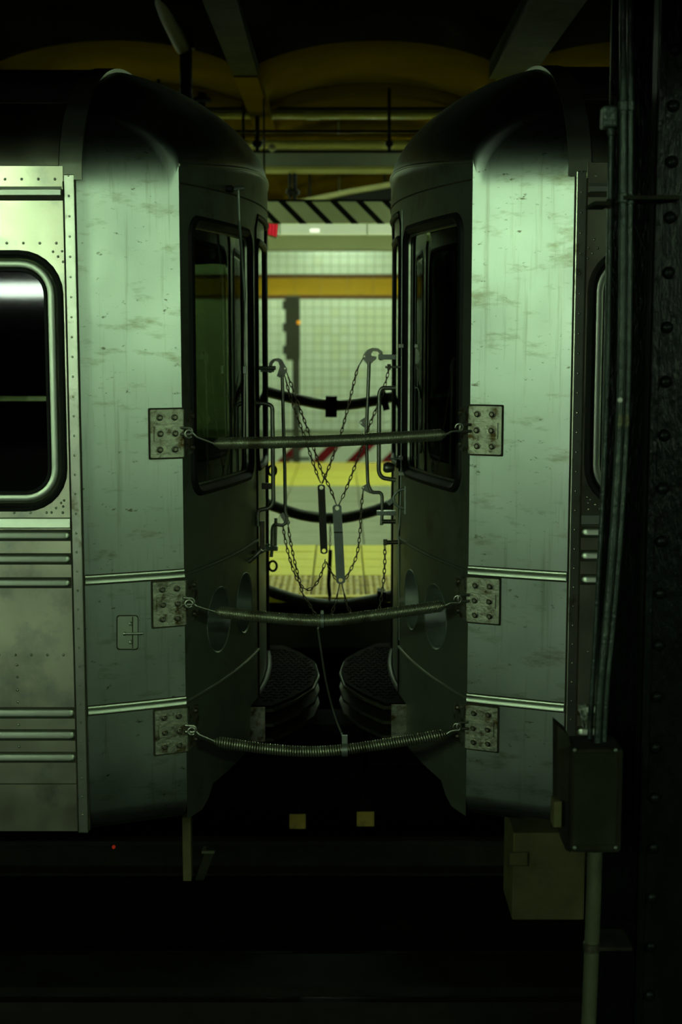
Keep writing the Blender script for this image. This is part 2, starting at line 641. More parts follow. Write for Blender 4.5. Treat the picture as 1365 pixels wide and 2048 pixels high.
pave((-0.95, 0.75), (9.02, 10.37), 0.327, 0.3375, 'yellow', 'yellow_paver', -0.18)
pave((-1.8, 1.4), (10.37, 14.67), 0.69, 0.7167, 'paver', 'grey_paver', -0.52)
pave((-1.9, 1.6), (14.67, 16.45), 0.69, 0.89, 'yellow', 'far_yellow_paver', -0.52)
pave((-2.1, 1.8), (16.45, 17.5), 0.69, 1.05, 'yellow_d', 'far_edge_paver', -0.52)
# paving beyond the pieces the gap between the cars shows
for nm, m, x0, x1, y0, y1 in (('yellow_paving', 'yellow', -6, -1.161, 9.02, 10.37), ('yellow_paving', 'yellow', 0.801, 6, 9.02, 10.37),
                              ('grey_paving', 'paver', -6, -1.90, 10.37, 14.67), ('grey_paving', 'paver', 1.55, 6, 10.37, 14.67),
                              ('yellow_far_paving', 'yellow', -6, -2.59, 14.67, 16.45), ('yellow_far_paving', 'yellow', 2.24, 6, 14.67, 16.45),
                              ('edge_far_paving', 'yellow_d', -6, -2.59, 16.45, 17.5), ('edge_far_paving', 'yellow_d', 2.24, 6, 16.45, 17.5)):
    MB().box((x0, y0, -0.03), (x1, y1, 0.0)).build(nm, m, floor)
# tactile tiles with domes
tact_me = paver_mesh(0.327, 0.355, 'tactile', 'tactile_tile')
for j in range(2):
    for i in range(-8, 8):
        o = bpy.data.objects.new('tactile_tile', tact_me)
        COL.objects.link(o)
        o.parent = floor
        o.location = (-0.18 + (i + 0.5) * 0.327, 8.31 + (j + 0.5) * 0.355, 0)
dm = MB()
for i in range(62):
    for j in range(17):
        c = Vector((-1.35 + i * 0.0409, 8.33 + j * 0.0409, 0.0))
        dm.lathe(c, (0, 0, 1), [(0.0125, 0), (0.009, 0.004), (0.004, 0.0052)], 8)
tag(dm.build('tactile_dome', 'tactile', floor), kind='stuff')
cop = MB().box((-6, PF_N, -0.10), (6, 8.305, 0.004), 0.006).build('edge_coping', 'yellow_d', floor)

# far wall: ceramic tiles, ochre band, red and white clearance stripes
WY = 21.0
TS = 0.128
wall = MB().box((-9, WY, -1.6), (9, WY + 0.2, 3.4)).build('wall_back', 'grout')
tag(wall, kind='structure')


def slab_mesh(name, wx, wz, m, d=0.012, b=0.004):
    mb = MB()
    hx, hz = wx / 2, wz / 2
    bk = [(-hx, 0.0, -hz), (hx, 0.0, -hz), (hx, 0.0, hz), (-hx, 0.0, hz)]
    md = [(x, -d + b, z) for x, _, z in bk]
    fr = [(math.copysign(hx - b, x), -d, math.copysign(hz - b, z)) for x, _, z in bk]
    mb.loft([[Vector(p) for p in l] for l in (bk, md, fr)])
    mb.f.append((8, 9, 10, 11))
    me = bpy.data.meshes.new(name)
    me.from_pydata(mb.v, [], mb.f)
    me.materials.append(M[m])
    return me


band_lo = at(680, 598, WY).z
band_hi = at(680, 549, WY).z
haz_hi = at(680, 875, WY).z
tile_a = slab_mesh('tile', TS - 0.009, TS - 0.009, 'tile')
tile_b = slab_mesh('tile', TS - 0.009, TS - 0.009, 'tile_b')
rest = MB()
n_tile = 0


def lay_tiles(z_lo, z_hi, from_top):
    global n_tile
    rows = int((z_hi - z_lo) / TS + 0.15)
    for r in range(rows):
        z = (z_hi - (r + 0.5) * TS) if from_top else (z_lo + (r + 0.5) * TS)
        for c in range(-36, 36):
            x = -0.02 + (c + 0.5) * TS
            if -1.07 < x < 0.80 and z < 2.72 and n_tile < 300:
                warm = (x > 0.27 and 1.25 < z < 2.0) or random.random() < 0.04 or (-0.35 < x < 0.1 and 1.3 < z < 1.75 and random.random() < 0.5)
                o = bpy.data.objects.new('tile', tile_b if warm else tile_a)
                COL.objects.link(o)
                o.parent = wall
                o.location = (x, WY - random.uniform(0, 0.0015), z)
                o.rotation_euler = (random.uniform(-.004, .004), 0, random.uniform(-.004, .004))
                n_tile += 1
            else:
                h = TS / 2 - 0.0045
                rest.box((x - h, WY - 0.012, z - h), (x + h, WY, z + h))


lay_tiles(haz_hi, band_lo, True)
lay_tiles(band_hi, 3.3, False)
tag(rest.build('tile_field', 'tile', wall), kind='stuff')
ob_me = slab_mesh('ochre_tile', 0.38, band_hi - band_lo - 0.105, 'orange')
bt_me = slab_mesh('border_tile', 0.38, 0.046, 'brown')
for i in range(-10, 10):
    for nm, me, z in (('ochre_tile', ob_me, (band_lo + band_hi) / 2), ('border_tile', bt_me, band_lo + 0.025), ('border_tile', bt_me, band_hi - 0.025)):
        o = bpy.data.objects.new(nm, me)
        COL.objects.link(o)
        o.parent = wall
        o.location = (-0.1 + i * 0.384, WY, z)
hp = at(600, 900, WY)
M['hazard'] = stripe_mat('red_white_stripes', (0.62, 0.64, 0.52), (0.12, 0.0015, 0.004), 0.5095, 1, -1, 0.288, 0.37)
MB().box((-7, WY - 0.01, -1.2), (7, WY, haz_hi)).build('clearance_stripe', 'hazard', wall)
# far track roadbed
tag(MB().box((-9, PF_F, -1.6), (9, WY, -1.35)).build('roadbed_far', 'concrete'), kind='structure')

# ceiling: jack arches between beams, sooty over the tracks, painted over the platform
ceil_t = thing('ceiling', (0, 8.6, 3.3), None, None)
ceil_t['kind'] = 'structure'
BX0, BSP = -0.56, 1.55
SPR, CRN = 3.10, 3.27


def vault(name, m, y0, y1, dz=0.0, k0=-5, k1=5):
    for k in range(k0, k1):
        xa, xb = BX0 + k * BSP, BX0 + (k + 1) * BSP
        mid, hw = (xa + xb) / 2, (xb - xa) / 2
        up, dn = [], []
        for y in (y0, y1):
            row = []
            for i in range(25):
                x = xa + (xb - xa) * i / 24
                t = (x - mid) / hw
                row.append(Vector((x, y, SPR + dz + (CRN - SPR) * (math.sqrt(1 - 0.72 * t * t) - math.sqrt(0.28)) / (1 - math.sqrt(0.28)))))
            up.append(row)
        o = MB().grid(up).build(name, m, ceil_t, smooth=True)
        md = o.modifiers.new('thickness', 'SOLIDIFY')
        md.thickness = 0.06
        md.offset = 0


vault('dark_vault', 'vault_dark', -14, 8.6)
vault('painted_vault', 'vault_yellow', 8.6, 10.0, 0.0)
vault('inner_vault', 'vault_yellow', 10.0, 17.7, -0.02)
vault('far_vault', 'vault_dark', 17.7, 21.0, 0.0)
for k in range(-4, 6):
    x = BX0 + k * BSP
    wd = 0.075 if k != 1 else 0.12
    MB().box((x - wd, -14, 3.04 - (0.02 if k == 1 else 0)), (x + wd, 8.6, 3.2)).build('ceiling_beam', 'beam', ceil_t)
    MB().box((x - 0.07, 8.6, 3.03), (x + 0.07, 17.7, 3.2)).build('painted_beam', 'vault_yellow', ceil_t)
tag(MB().box((-9, 17.5, at(680, 500, 17.5).z), (9, 17.8, 3.12)).build('girder', 'olive'), kind='structure')
tag(MB().box((-9, -14, 3.33), (9, 21.2, 3.5)).build('ceiling_slab', 'vault_dark'), kind='structure')
tag(MB().box((-9.2, -14, -1.6), (-9.0, 21.2, 3.5)).build('wall_left', 'concrete'), kind='structure')
tag(MB().box((9.0, -14, -1.6), (9.2, 21.2, 3.5)).build('wall_right', 'concrete'), kind='structure')


# ------------------------------------------------------------------ lamps
ORD = ['first', 'second', 'third', 'fourth', 'fifth', 'sixth', 'seventh', 'eighth', 'ninth']
TUBES = {}


def tube_mat(colr, strength):
    k = (colr, strength)
    if k not in TUBES:
        TUBES[k] = mat('lamp_tube', (0.9, 0.9, 0.85), 0.4, emit=colr, estr=strength)
    return TUBES[k]


def fluorescent(x, y, z, label, group, colr, watts, length=1.22):
    t = thing('fluorescent_fixture', (x, y, z), label, 'ceiling light', group)
    MB().box((x - length / 2, y - 0.07, z), (x + length / 2, y + 0.07, z + 0.07), 0.01).build('housing', 'white', t)
    MB().box((x - length / 2, y - 0.22, z - 0.002), (x + length / 2, y + 0.22, z + 0.004)).build('shade_wing', 'white', t)  # wide wing added to keep the tube's light off the ceiling
    MB().cyl((x - 0.02, y, z + 0.07), (x - 0.02, y, 3.3), 0.008, 6).build('hanger', 'galv', t)
    MB().cyl((x - length / 2 + 0.02, y, z - 0.025), (x + length / 2 - 0.02, y, z - 0.025), 0.017, 8).build('tube', tube_mat(colr, watts), t)
    for e in (-1, 1):
        MB().box((x + e * (length / 2 - 0.02) - 0.012, y - 0.02, z - 0.045), (x + e * (length / 2 - 0.02) + 0.012, y + 0.02, z)).build('lamp_holder', 'white', t)
    return t


for i, x in enumerate((-8.2, -6.9, -5.6, -4.3, -3.0, 4.3, 5.6, 6.9, 8.2)):
    fluorescent(x, -2.2, 2.48, ORD[i] + ' strip light from the left over the near platform edge', 'near platform strip lights', NEAR_COL, NEAR_W)
for i, x in enumerate((-6.2, -4.6, 4.6, 6.2)):  # unseen second row added to soften the light's fade on the roofs
    fluorescent(x, -6.2, 2.48, ORD[i] + ' added fill light from the left behind the near strip lights', 'added near fill lights', NEAR_COL, NEAR_W * .6)
for x, nm in ((-2.2, 'left'), (2.1, 'right')):  # unseen fill lights added to brighten the striped board
    fluorescent(x, 9.05, 2.66, 'added unseen fill light behind the %s car, brightening the striped board' % nm, 'added fill lights behind the cars', FAR_COL, FAR_W * .95)
lb_ = thing('light_box', (-4.7, -11, 2.1), 'wide white light box at the back of the near platform', 'light box')
MB().box((-6.2, -11.12, 2.10), (-3.2, -11.0, 2.36), .01).build('box_case', 'white', lb_)
MB().box((-6.15, -11.0, 2.13), (-3.25, -10.99, 2.33)).build('box_face', mat('light_box_face', (.8, .8, .8), .4, emit=(.85, 1, .85), estr=34), lb_)
MB().cyl((-4.7, -11.06, 2.36), (-4.7, -11.06, 3.3), .02, 8).build('box_hanger', 'black', lb_)
tag(MB().box((-9, -0.45, 2.385), (9, -0.20, 3.35)).build('near_light_block', 'near_dark'), kind='structure')  # unseen beam added to cut the near lamps' light off the car roofs
for i in range(5):
    fluorescent(-4.6 + i * 2.3, 11.5, 2.95, ORD[i] + ' strip light from the left behind the grey cable tray', 'island platform strip lights, first row', FAR_COL, FAR_W)
    fluorescent(-4.6 + i * 2.3, 15.3, 2.82, ORD[i] + ' strip light from the left behind the striped board', 'island platform strip lights, second row', FAR_COL, FAR_W)
    fluorescent(-4.4 + i * 2.2, 19.4, 2.86, ORD[i] + ' strip light from the left behind the olive girder', 'far track strip lights', FAR_COL, FAR_W)


# ------------------------------------------------------------------ the two subway cars
XM = -0.055            # mid plane of the gap between the cars
Y0 = 5.085             # near side wall
YC = 6.6               # centre line of the track
HALF = YC - Y0
YCOR = 5.23            # near corner of the car end
U_COR, U_CREST = 0.53, 0.285
ZB = -0.30             # bottom edge of the side
Z_SIDE = 2.05          # drip rail height
CROWN = 2.635


def u_end(y):
    return U_CREST + (U_COR - U_CREST) * (abs(y - YC) / (YC - YCOR)) ** 2


def fold(y):
    return y if y <= YC else 2 * YC - y


def u_out(y):
    """plan outline of the end: bevel strip, corner panel, curved end"""
    y = fold(y)
    if y >= YCOR:
        return u_end(y)
    if y >= 5.10:
        return U_COR + (0.832 - U_COR) * (YCOR - y) / (YCOR - 5.10)
    return 0.832 + (0.876 - 0.832) * (5.10 - y) / (5.10 - Y0)


def z_base(y):
    """top edge of the vertical end skin, where the bonnet starts"""
    y = fold(y)
    if y < YCOR:
        if y > YCOR - .012:
            return 2.03 + .095 * (y - YCOR + .012) / .012
        return 2.02 + 0.01 * (y - Y0) / (YCOR - Y0)
    t = (y - YCOR) / (YC - YCOR)
    return 2.125 + 0.095 * math.sin(t * math.pi / 2)


def z_roof(y):
    t = min(1.0, abs(y - YC) / (HALF + 0.004))
    return Z_SIDE + 0.01 + (CROWN - Z_SIDE) * math.sqrt(max(0.0, 1 - t * t))


def make_car(s, dz, label):
    side = 'left' if s < 0 else 'right'
    car = thing('subway_car', (XM + s * 1.5, YC, -1.14), label, 'train car')

    def W(u, y, z):
        return Vector((XM + s * u, y, z + dz))

    def S(u, z, d=0.0):            # near side wall, d = depth into the car
        return W(u, Y0 + d, z)

    def E(y, z, d=0.0):            # curved end, d = depth into the car (along the length)
        return W(u_end(y) + d, y, z)

    def sm(o):
        return o

    # --- side wall with window
    wu0, wu1, wz0, wz1, wr = 0.928, 2.15, at(0, 1020, Y0).z, at(0, 503, Y0).z, 0.15
    hole = rrect(wu0 + .012, wu1 - .012, wz0 + .012, wz1 - .012, wr - .012)
    def side_shape(name, y_sign, holes):
        mb = MB()
        f = (lambda u, z: W(u, Y0, z)) if y_sign < 0 else (lambda u, z: W(u, 2 * YC - Y0, z))
        sheet(mb, [(0.917, ZB), (4.2, ZB), (4.2, Z_SIDE + .052), (0.917, Z_SIDE + .052)], holes, 0.12, f)
        o = mb.build(name, 'side', car)
        md = o.modifiers.new('thickness', 'SOLIDIFY')
        md.thickness = 0.03
        md.offset = 0
        return o
    side_shape('side_wall', -1, [hole])
    far_holes = []
    if s < 0:      # narrow slot added so a bright line shows in the side window
        za, zb_ = at(0, 801, 8.1).z, at(0, 793, 8.1).z
        far_holes = [[(0.95, za), (2.15, za), (2.15, zb_), (0.95, zb_)]]
    side_shape('far_side_wall', 1, far_holes)
    # window: outer gasket, bevelled frame, inner gasket, glass
    def rr_loops(spec, fmap):
        return [[fmap(a, b, d) for a, b in rrect(wu0 + i, wu1 - i, wz0 + i, wz1 - i, max(0.02, wr - i))] for i, d in spec]
    wg = MB().loft(rr_loops([(-0.004, -.016), (0.002, -.032), (0.012, -.034), (0.020, -.022), (0.023, .0)], S)).build('side_window', 'rubber', car, smooth=True)
    MB().loft(rr_loops([(0.022, .010), (0.030, -.001), (0.034, -.003), (0.053, -.003), (0.056, -.001), (0.058, .012)], S)).build('window_frame', 'rib', wg, smooth=True)
    MB().loft(rr_loops([(0.056, .012), (0.059, -.004), (0.068, -.004), (0.072, .012)], S)).build('inner_gasket', 'rubber', wg, smooth=True)
    g = MB()
    lp = rr_loops([(0.066, .008)], S)[0]
    g.add(lp, [tuple(range(len(lp)))])
    g.build('window_pane', 'glass_dark', wg)
    # sill strip and ribs pressed into the side
    MB().loft([[W(u, Y0 - d, z) for z, d in ((at(0, 1056, Y0).z, .015), (at(0, 1053, Y0).z, .029), (at(0, 1036, Y0).z, .025), (at(0, 1034, Y0).z, .015))] for u in (0.918, 4.2)], closed=False).build('belt_strip', 'rib', car)

    def rib(py0, py1, u0, name='rib'):
        za, zb2 = at(100, py1, Y0).z, at(100, py0, Y0).z
        zc, hz = (za + zb2) / 2, (zb2 - za) / 2
        rows = []
        for u, k in ((u0, 0.05), (u0 + .004, .45), (u0 + .010, .75), (u0 + .02, 1.0), (4.2, 1.0)):
            rows.append([W(u, Y0 - .0155 - 0.012 * k * (max(0, 1 - q ** 6) ** .5 * (1 - .22 * q)), zc + hz * q * min(1, k + .15)) for q in (-1, -.98, -.9, -.75, -.4, 0, .4, .75, .9, .98, 1)])
        b = MB().grid(rows)
        o = b.build(name, 'rib', car, smooth=True, sharp=60)
        grime = MB().box(W(u0 - .003, Y0 - .0165, zc - hz - .0035), W(4.2, Y0 - .012, zc + hz + .0035))
        grime.build('rib_seam', 'seam_dark', o)
    for a_, b_, u0 in ((1060, 1079, .921), (1107, 1126, .921), (1155, 1173, .923)):
        rib(a_, b_, u0)
    for a_, b_, u0 in ((1414, 1433, .917), (1458, 1477, .917), (1503, 1521, .917)):
        rib(a_, b_, u0 + .002)
    zs = at(0, 1565, Y0).z
    MB().box(W(.918, Y0 - .0165, zs - .002), W(4.2, Y0 - .012, zs + .002)).build('lower_seam', 'seam_dark', car)
    # drip rail
    zd0, zd1 = at(0, 394, Y0).z, at(0, 374, Y0).z
    dr = MB().loft([[W(u, Y0 - .015 - d, zd0 + (zd1 - zd0) * q) for q, d in ((.02, 0), (.06, .022), (.10, .024), (.62, .024), (.68, .020), (.72, .004), (1, .002), (1.0, 0))] for u in (.922, 4.2)], closed=False).build('drip_rail', 'rib', car, smooth=True, sharp=50)
    MB().box(W(.919, Y0 - .017, zd0 - .014), W(4.2, Y0 - .013, zd0 + .002)).build('rail_seam', 'seam_dark', dr)
    # rivets (a few pixels each)
    rv = MB()
    def rivet(u, z, r=.0055):
        rv.lathe(W(u, Y0 - .0145, z), (0, -1, 0), [(r, 0), (r * .8, .0025), (r * .35, .004)], 8)
    for i in range(40):
        u = .945 + i * .058
        rivet(u, at(0, 357, Y0).z - 0.004)
        rivet(u, at(0, 487, Y0).z)
        rivet(u + .01, at(0, 1308, Y0).z)
        rivet(u, at(0, 1022, Y0).z - 0.004)
    for px, py in ((108, 504), (118, 514), (126, 503), (128, 524), (114, 1015), (124, 1005), (128, 1012), (105, 1024), (130, 1000)):
        p = at(px, py, Y0)
        rivet(-(p.x - XM), p.z, .005)
    for py in (1328, 1352, 1378, 1402, 1447, 1491):
        rivet(1.125, at(0, py, Y0).z, .006)
    tag(rv.build('rivet_row', 'trim', car, smooth=True), kind='stuff')
    # small access plate at the left frame edge
    zp0, zp1 = at(0, 452, Y0).z, at(0, 406, Y0).z
    lo_ = [[S(a, b, d) for a, b in rrect(1.150 + i, 1.30 - i, zp0 + i, zp1 - i, .018)] for i, d in ((0, -.015), (0, -.019), (.003, -.0205))]
    mb = MB().loft(lo_)
    n_ = len(lo_[0])
    mb.f.append(tuple(range(2 * n_, 3 * n_)))
    mb.build('access_plate', 'side', car)

    # --- trim post between side and end
    pz1 = 2.075
    pst = MB()
    pst.box(W(.8785, Y0 - .012, ZB - .01), W(.917, Y0 + .02, pz1), .004)
    po = pst.build('corner_post', 'trim', car)
    MB().box(W(.874, Y0 - .006, ZB), W(.880, Y0 + .02, pz1)).build('post_seam', 'seam_dark', po)
    MB().box(W(.915, Y0 - .0155, ZB), W(.919, Y0 + .01, Z_SIDE)).build('wall_seam', 'seam_dark', po)
    prv = MB()
    for k in range(34):
        prv.lathe(W(.898, Y0 - .012, ZB + .06 + k * .07), (0, -1, 0), [(.0045, 0), (.0035, .002), (.0015, .003)], 7)
    tag(prv.build('post_rivet', 'trim', po), kind='stuff')
    # --- corner panel with its bevelled strip, wrapping to the bonnet
    pl = []
    for y in [Y0, Y0 + .006, 5.098, 5.102, 5.11] + [5.11 + (YCOR - .012 - 5.11) * i / 6 for i in range(1, 7)] + [YCOR - .006, YCOR]:
        zt = z_base(y)
        row = []
        for i in range(14):
            z = ZB + .075 + (zt - ZB - .075) * i / 13
            row.append(W(u_out(y), y, z))
        # rolled-under lower edge
        row = [W(u_out(y) + .10 * k, y + .22 * k, ZB + h) for k, h in ((.42, -.016), (.26, -.014), (.15, -.004), (.075, .014), (.03, .036), (.008, .056))] + row
        pl.append(row)
    cp = MB().grid(pl).build('corner_panel', 'panel', car, smooth=True, sharp=17)
    # far corner panel (the left one has an added opening that shows the lit platform)
    fc = MB()
    hole = [rrect(7.99, 8.10, .95, 1.92, .03)] if s < 0 else []
    sheet(fc, [(2 * YC - YCOR, ZB), (2 * YC - Y0, ZB), (2 * YC - Y0, 2.02), (2 * YC - YCOR, 2.03)], hole, .05, lambda y, z: W(u_out(y), y, z))
    fc.build('far_corner_panel', 'panel', car)
    if s < 0:
        lp = [W(u_out(y) + .004, y, z) for y, z in rrect(7.99, 8.10, .95, 1.92, .03)]
        MB().add(lp, [tuple(range(len(lp)))]).build('far_added_pane', 'glass', car)
    MB().box(W(.876, 2 * YC - Y0 - .02, ZB), W(.917, 2 * YC - Y0 + .01, 2.07)).build('far_corner_post', 'trim', car)

    # --- belt mouldings on the corner panel
    for zc in (at(0, 1152, 5.17).z, at(0, 1409, 5.17).z):
        rows = []
        for y in (Y0 + .001, 5.10, 5.15, 5.20, YCOR + .004):
            u = u_out(min(y, YCOR))
            nx, ny = (-.30, -.95)
            rows.append([W(u + nx * d, y + ny * d, zc + q) for q, d in ((-.0175, 0), (-.016, .009), (-.013, .0125), (.001, .0114), (.004, .008), (.006, .003), (.008, .007), (.010, .009), (.0145, .008), (.016, 0))])
        mo = MB().grid(rows).build('belt_moulding', 'rib', car, smooth=True, sharp=50)
        MB().grid([[W(u_out(min(y, YCOR)) - .0015, y - .003, zc + q) for q in (-.021, .019)] for y in (Y0 + .001, 5.10, 5.15, 5.20, YCOR)]).build('moulding_seam', 'seam_dark', mo)

    # --- curved end skin: windows, door opening, lamp pockets
    yw0, yw1, zw0, zw1, rw = 5.312, 6.03, .925, 1.945, .07
    end_hole = rrect(yw0, yw1, zw0, zw1, rw)
    far_hole = rrect(2 * YC - yw1, 2 * YC - yw0, zw0, zw1, rw)
    dy0, dy1, dzt = 6.155, 2 * YC - 6.155, 2.03
    door_hole = [(dy0, -.06), (dy1, -.06), (dy1, dzt - .06), (dy1 - .06, dzt), (dy0 + .06, dzt), (dy0, dzt - .06)]
    PK = ((5.555, .397, .128), (5.895, .402, .125))
    circ = [[(yc + r * math.cos(a), zc + r * math.sin(a)) for a in [2 * math.pi * k / 28 for k in range(28)]] for yc, zc, r in PK]
    ys = [YCOR + (2 * (YC - YCOR)) * i / 40 for i in range(41)]
    outer = [(YCOR, -.31), (5.36, -.315), (5.42, -.29), (5.47, -.245), (7.73, -.245), (7.97, -.31)] + [(y, z_base(y)) for y in reversed(ys)]
    mb = MB()
    sheet(mb, outer, [end_hole, far_hole, door_hole] + circ, .055, lambda y, z: E(y, z))
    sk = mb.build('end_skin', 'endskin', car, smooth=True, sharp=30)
    # end window gasket and glass
    def gasket(y0, y1, z0, z1, r, name, pane_mat, parent, w=.030):
        def lp(i, d):
            return [E(a, b, d) for a, b in rrect(y0 + i, y1 - i, z0 + i, z1 - i, max(.015, r - i), 9)]
        def lpd(i, d):
            pts = densify(rrect(y0 + i, y1 - i, z0 + i, z1 - i, max(.015, r - i), 9), .2)
            return [E(a, b, d) for a, b in pts]
        def loops(spec):
            base = rrect(y0, y1, z0, z1, r, 9)
            out = []
            for i, d in spec:
                l2 = rrect(y0 + i, y1 - i, z0 + i, z1 - i, max(.015, r - i), 9)
                dd = []
                n = len(l2)
                for a in range(n):
                    p, q = l2[a], l2[(a + 1) % n]
                    bp, bq = base[a], base[(a + 1) % n]
                    k = max(1, int(math.hypot(bq[0] - bp[0], bq[1] - bp[1]) / .06))
                    for j in range(k):
                        t = j / k
                        dd.append(E(p[0] + (q[0] - p[0]) * t, p[1] + (q[1] - p[1]) * t, d))
                out.append(dd)
            return out
        go = MB().loft(loops([(-.014, 0), (-.010, -.012), (.004, -.016), (w - .008, -.006), (w, .012), (w, .03)])).build(name, 'rubber', parent, smooth=True)
        inner = loops([(w - .004, .014)])[0]
        MB().loft(loops([(w - .004, .006), (w + .003, .004), (w + .006, .012)])).build('glazing_strip', 'wire', go, smooth=True)
        pm = MB()
        sheet(pm, rrect(y0 + w - .004, y1 - w + .004, z0 + w - .004, z1 - w + .004, max(.012, r - w), 6), [], .12, lambda a, b: E(a, b, .014))
        pm.build('window_pane', pane_mat, go, smooth=True)
        return go
    gasket(yw0, yw1, zw0, zw1, rw, 'end_window', 'glass' if s < 0 else 'glass_dark', car)
    gasket(2 * YC - yw1, 2 * YC - yw0, zw0, zw1, rw, 'far_end_window', 'glass' if s < 0 else 'glass_dark', car)
    # end door, set a little back
    D_ = .018
    dwin = rrect(6.255, 2 * YC - 6.255, .93, 1.93, .09)
    mb = MB()
    sheet(mb, [(dy0 - .01, -.06), (dy1 + .01, -.06), (dy1 + .01, dzt + .01), (dy0 - .01, dzt + .01)], [dwin], .07, lambda y, z: E(y, z, D_))
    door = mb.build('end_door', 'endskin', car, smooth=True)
    dl = densify([(a, b) for a, b in rrect(6.255, 2 * YC - 6.255, .93, 1.93, .09)], .08)
    MB().tube([E(a, b, D_ - .002) for a, b in dl + dl[:1]], .013, 8, caps=False).build('door_gasket', 'rubber', door, smooth=True)
    pm = MB()
    sheet(pm, dwin, [], .12, lambda a, b: E(a, b, D_ + .008))
    pm.build('door_pane', 'glass', door, smooth=True)
    fr = densify([(a, b) for a, b in door_hole], .1)
    MB().tube([E(a, b, .004) for a, b in fr + fr[:1]], .010, 6, caps=False).build('door_seal', 'rubber', door, smooth=True)
    # belt ridges and cap seam across the end
    for zc, r in ((.632, .007), (.146, .007)):
        for ya, yb in ((YCOR, dy0), (dy1, 2 * YC - YCOR)):
            MB().tube([E(ya + (yb - ya) * i / 16, zc, -.001) for i in range(17)], r, 8).build('end_ridge', 'endskin', car, smooth=True)
    MB().tube([E(YCOR + .005 + (2 * (YC - YCOR) - .01) * i / 30, 2.062 + .02 * math.sin(math.pi * i / 30), 0) for i in range(31)], .0035, 6).build('cap_seam', 'seam_dark', car)
    MB().tube([W(u_out(y) - .001, y, z_base(y)) for y in [YCOR + (2 * (YC - YCOR)) * i / 40 for i in range(41)]], .006, 8).build('cap_bead', 'endskin', car, smooth=True)
    # lamp pockets with lenses
    for k, (yc, zc, r) in enumerate(PK):
        ringl = []
        for d, rr in ((.001, r + .006), (-.003, r + .002), (.001, r - .003), (.19, r - .012)):
            ringl.append([W(u_end(yc + rr * math.cos(a)) * (1 if d < .1 else 0) + (u_end(yc) if d > .1 else 0) + d, yc + rr * math.cos(a), zc + rr * math.sin(a)) for a in [2 * math.pi * q / 28 for q in range(28)]])
        pk = MB().loft(ringl).build('lamp_pocket', 'galv', car, smooth=True)
        MB().lathe(W(u_end(yc) + .19, yc, zc), (-s, 0, 0), [(r - .013, 0), (r - .03, .02), (.03, .024)], 20).build('pocket_back', 'under', pk)
        MB().lathe(W(u_end(yc) + .175, yc, zc), (-s, 0, 0), [(.066, 0), (.066, .03), (.05, .048), (.02, .055)], 20).build('lamp_lens', 'lens_red' if k == 0 else 'lens_white', pk, smooth=True)

    # --- bonnet and roof
    US = .925
    rows = []
    ny = 60
    ysamp = [YC + HALF * math.sin(-math.pi / 2 + math.pi * i / ny) for i in range(ny + 1)]
    for e in (5.10, YCOR - .012, YCOR - .006, YCOR):
        ysamp += [e, 2 * YC - e]
    for y in sorted(ysamp):
        uo, zb2, zr = u_out(y), z_base(y), z_roof(y)
        zr = max(zr, zb2 + .004)
        row = []
        for j in range(33):
            t = j / 32
            t2 = t ** 2.2
            kk = min(1.0, max(0.0, (fold(y) - YCOR) / .6))
            gl = (1 - (1 - t2) ** (2 - .4 * kk)) ** (.5 + .12 * kk)
            row.append(W(uo + (US - uo) * t2, y, zb2 + (zr - zb2) * gl))
        rows.append(row)
    MB().grid(rows).build('bonnet', 'panel', car, smooth=True, sharp=70)
    def arch(u, h, n=48, ext=0.0):
        return [W(u, Y0 - ext, Z_SIDE + .006)] * (1 if ext else 0) + [W(u, YC + (HALF + ext) * math.sin(-math.pi / 2 + math.pi * i / n), z_roof(YC + HALF * math.sin(-math.pi / 2 + math.pi * i / n)) + h) for i in range(n + 1)]
    MB().grid([arch(.93, 0), arch(1.6, 0), arch(2.6, 0), arch(4.2, 0)]).build('roof', 'roof', car, smooth=True)
    MB().grid([arch(.850, -.012, ext=.004), arch(.851, .004, ext=.010), arch(.93, .005, ext=.010), arch(.932, -.012, ext=.004)]).build('roof_strap', 'strap', car, smooth=True, sharp=30)
    lowp = [y for y in [Y0 + (.19 - 0) * (i / 14) ** 2 for i in range(15)]]
    rk = MB().grid([[W(u, y - .004, z_roof(y) + .003) for y in lowp] for u in (.934, 4.2)]).build('roof_skirt', 'side', car, smooth=True, sharp=80)
    yr_ = lowp[-1]
    MB().cyl(W(.934, yr_ - .003, z_roof(yr_) + .003), W(4.2, yr_ - .003, z_roof(yr_) + .003), .004, 6).build('skirt_lap', 'roof', rk)
    # --- underframe, floor, dark interior
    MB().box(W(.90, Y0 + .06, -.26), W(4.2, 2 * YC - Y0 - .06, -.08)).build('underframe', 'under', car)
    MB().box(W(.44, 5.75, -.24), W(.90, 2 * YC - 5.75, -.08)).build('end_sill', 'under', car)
    MB().box(W(1.45, Y0 + .05, -.08), W(4.15, 2 * YC - Y0 - .05, -.05)).build('cabin_floor', 'interior', car)
    # cab partition behind the side window opening, with a doorway
    MB().box(W(2.55, Y0 + .05, -.05), W(2.60, 2 * YC - Y0 - .05, 2.1)).build('cab_partition', 'interior', car)
    if s > 0:
        MB().box(W(.95, Y0 + .25, -.05), W(.98, 2 * YC - Y0 - .05, 2.1)).build('cab_bulkhead', 'interior', car)
    MB().box(W(.93, 2 * YC - Y0 - .05, -.05), W(2.55, 2 * YC - Y0 - .04, at(0, 803, 8.1).z)).build('far_lining', 'interior', car)
    MB().box(W(.93, 2 * YC - Y0 - .05, at(0, 791, 8.1).z), W(2.55, 2 * YC - Y0 - .04, 2.1)).build('far_upper_lining', 'interior', car)

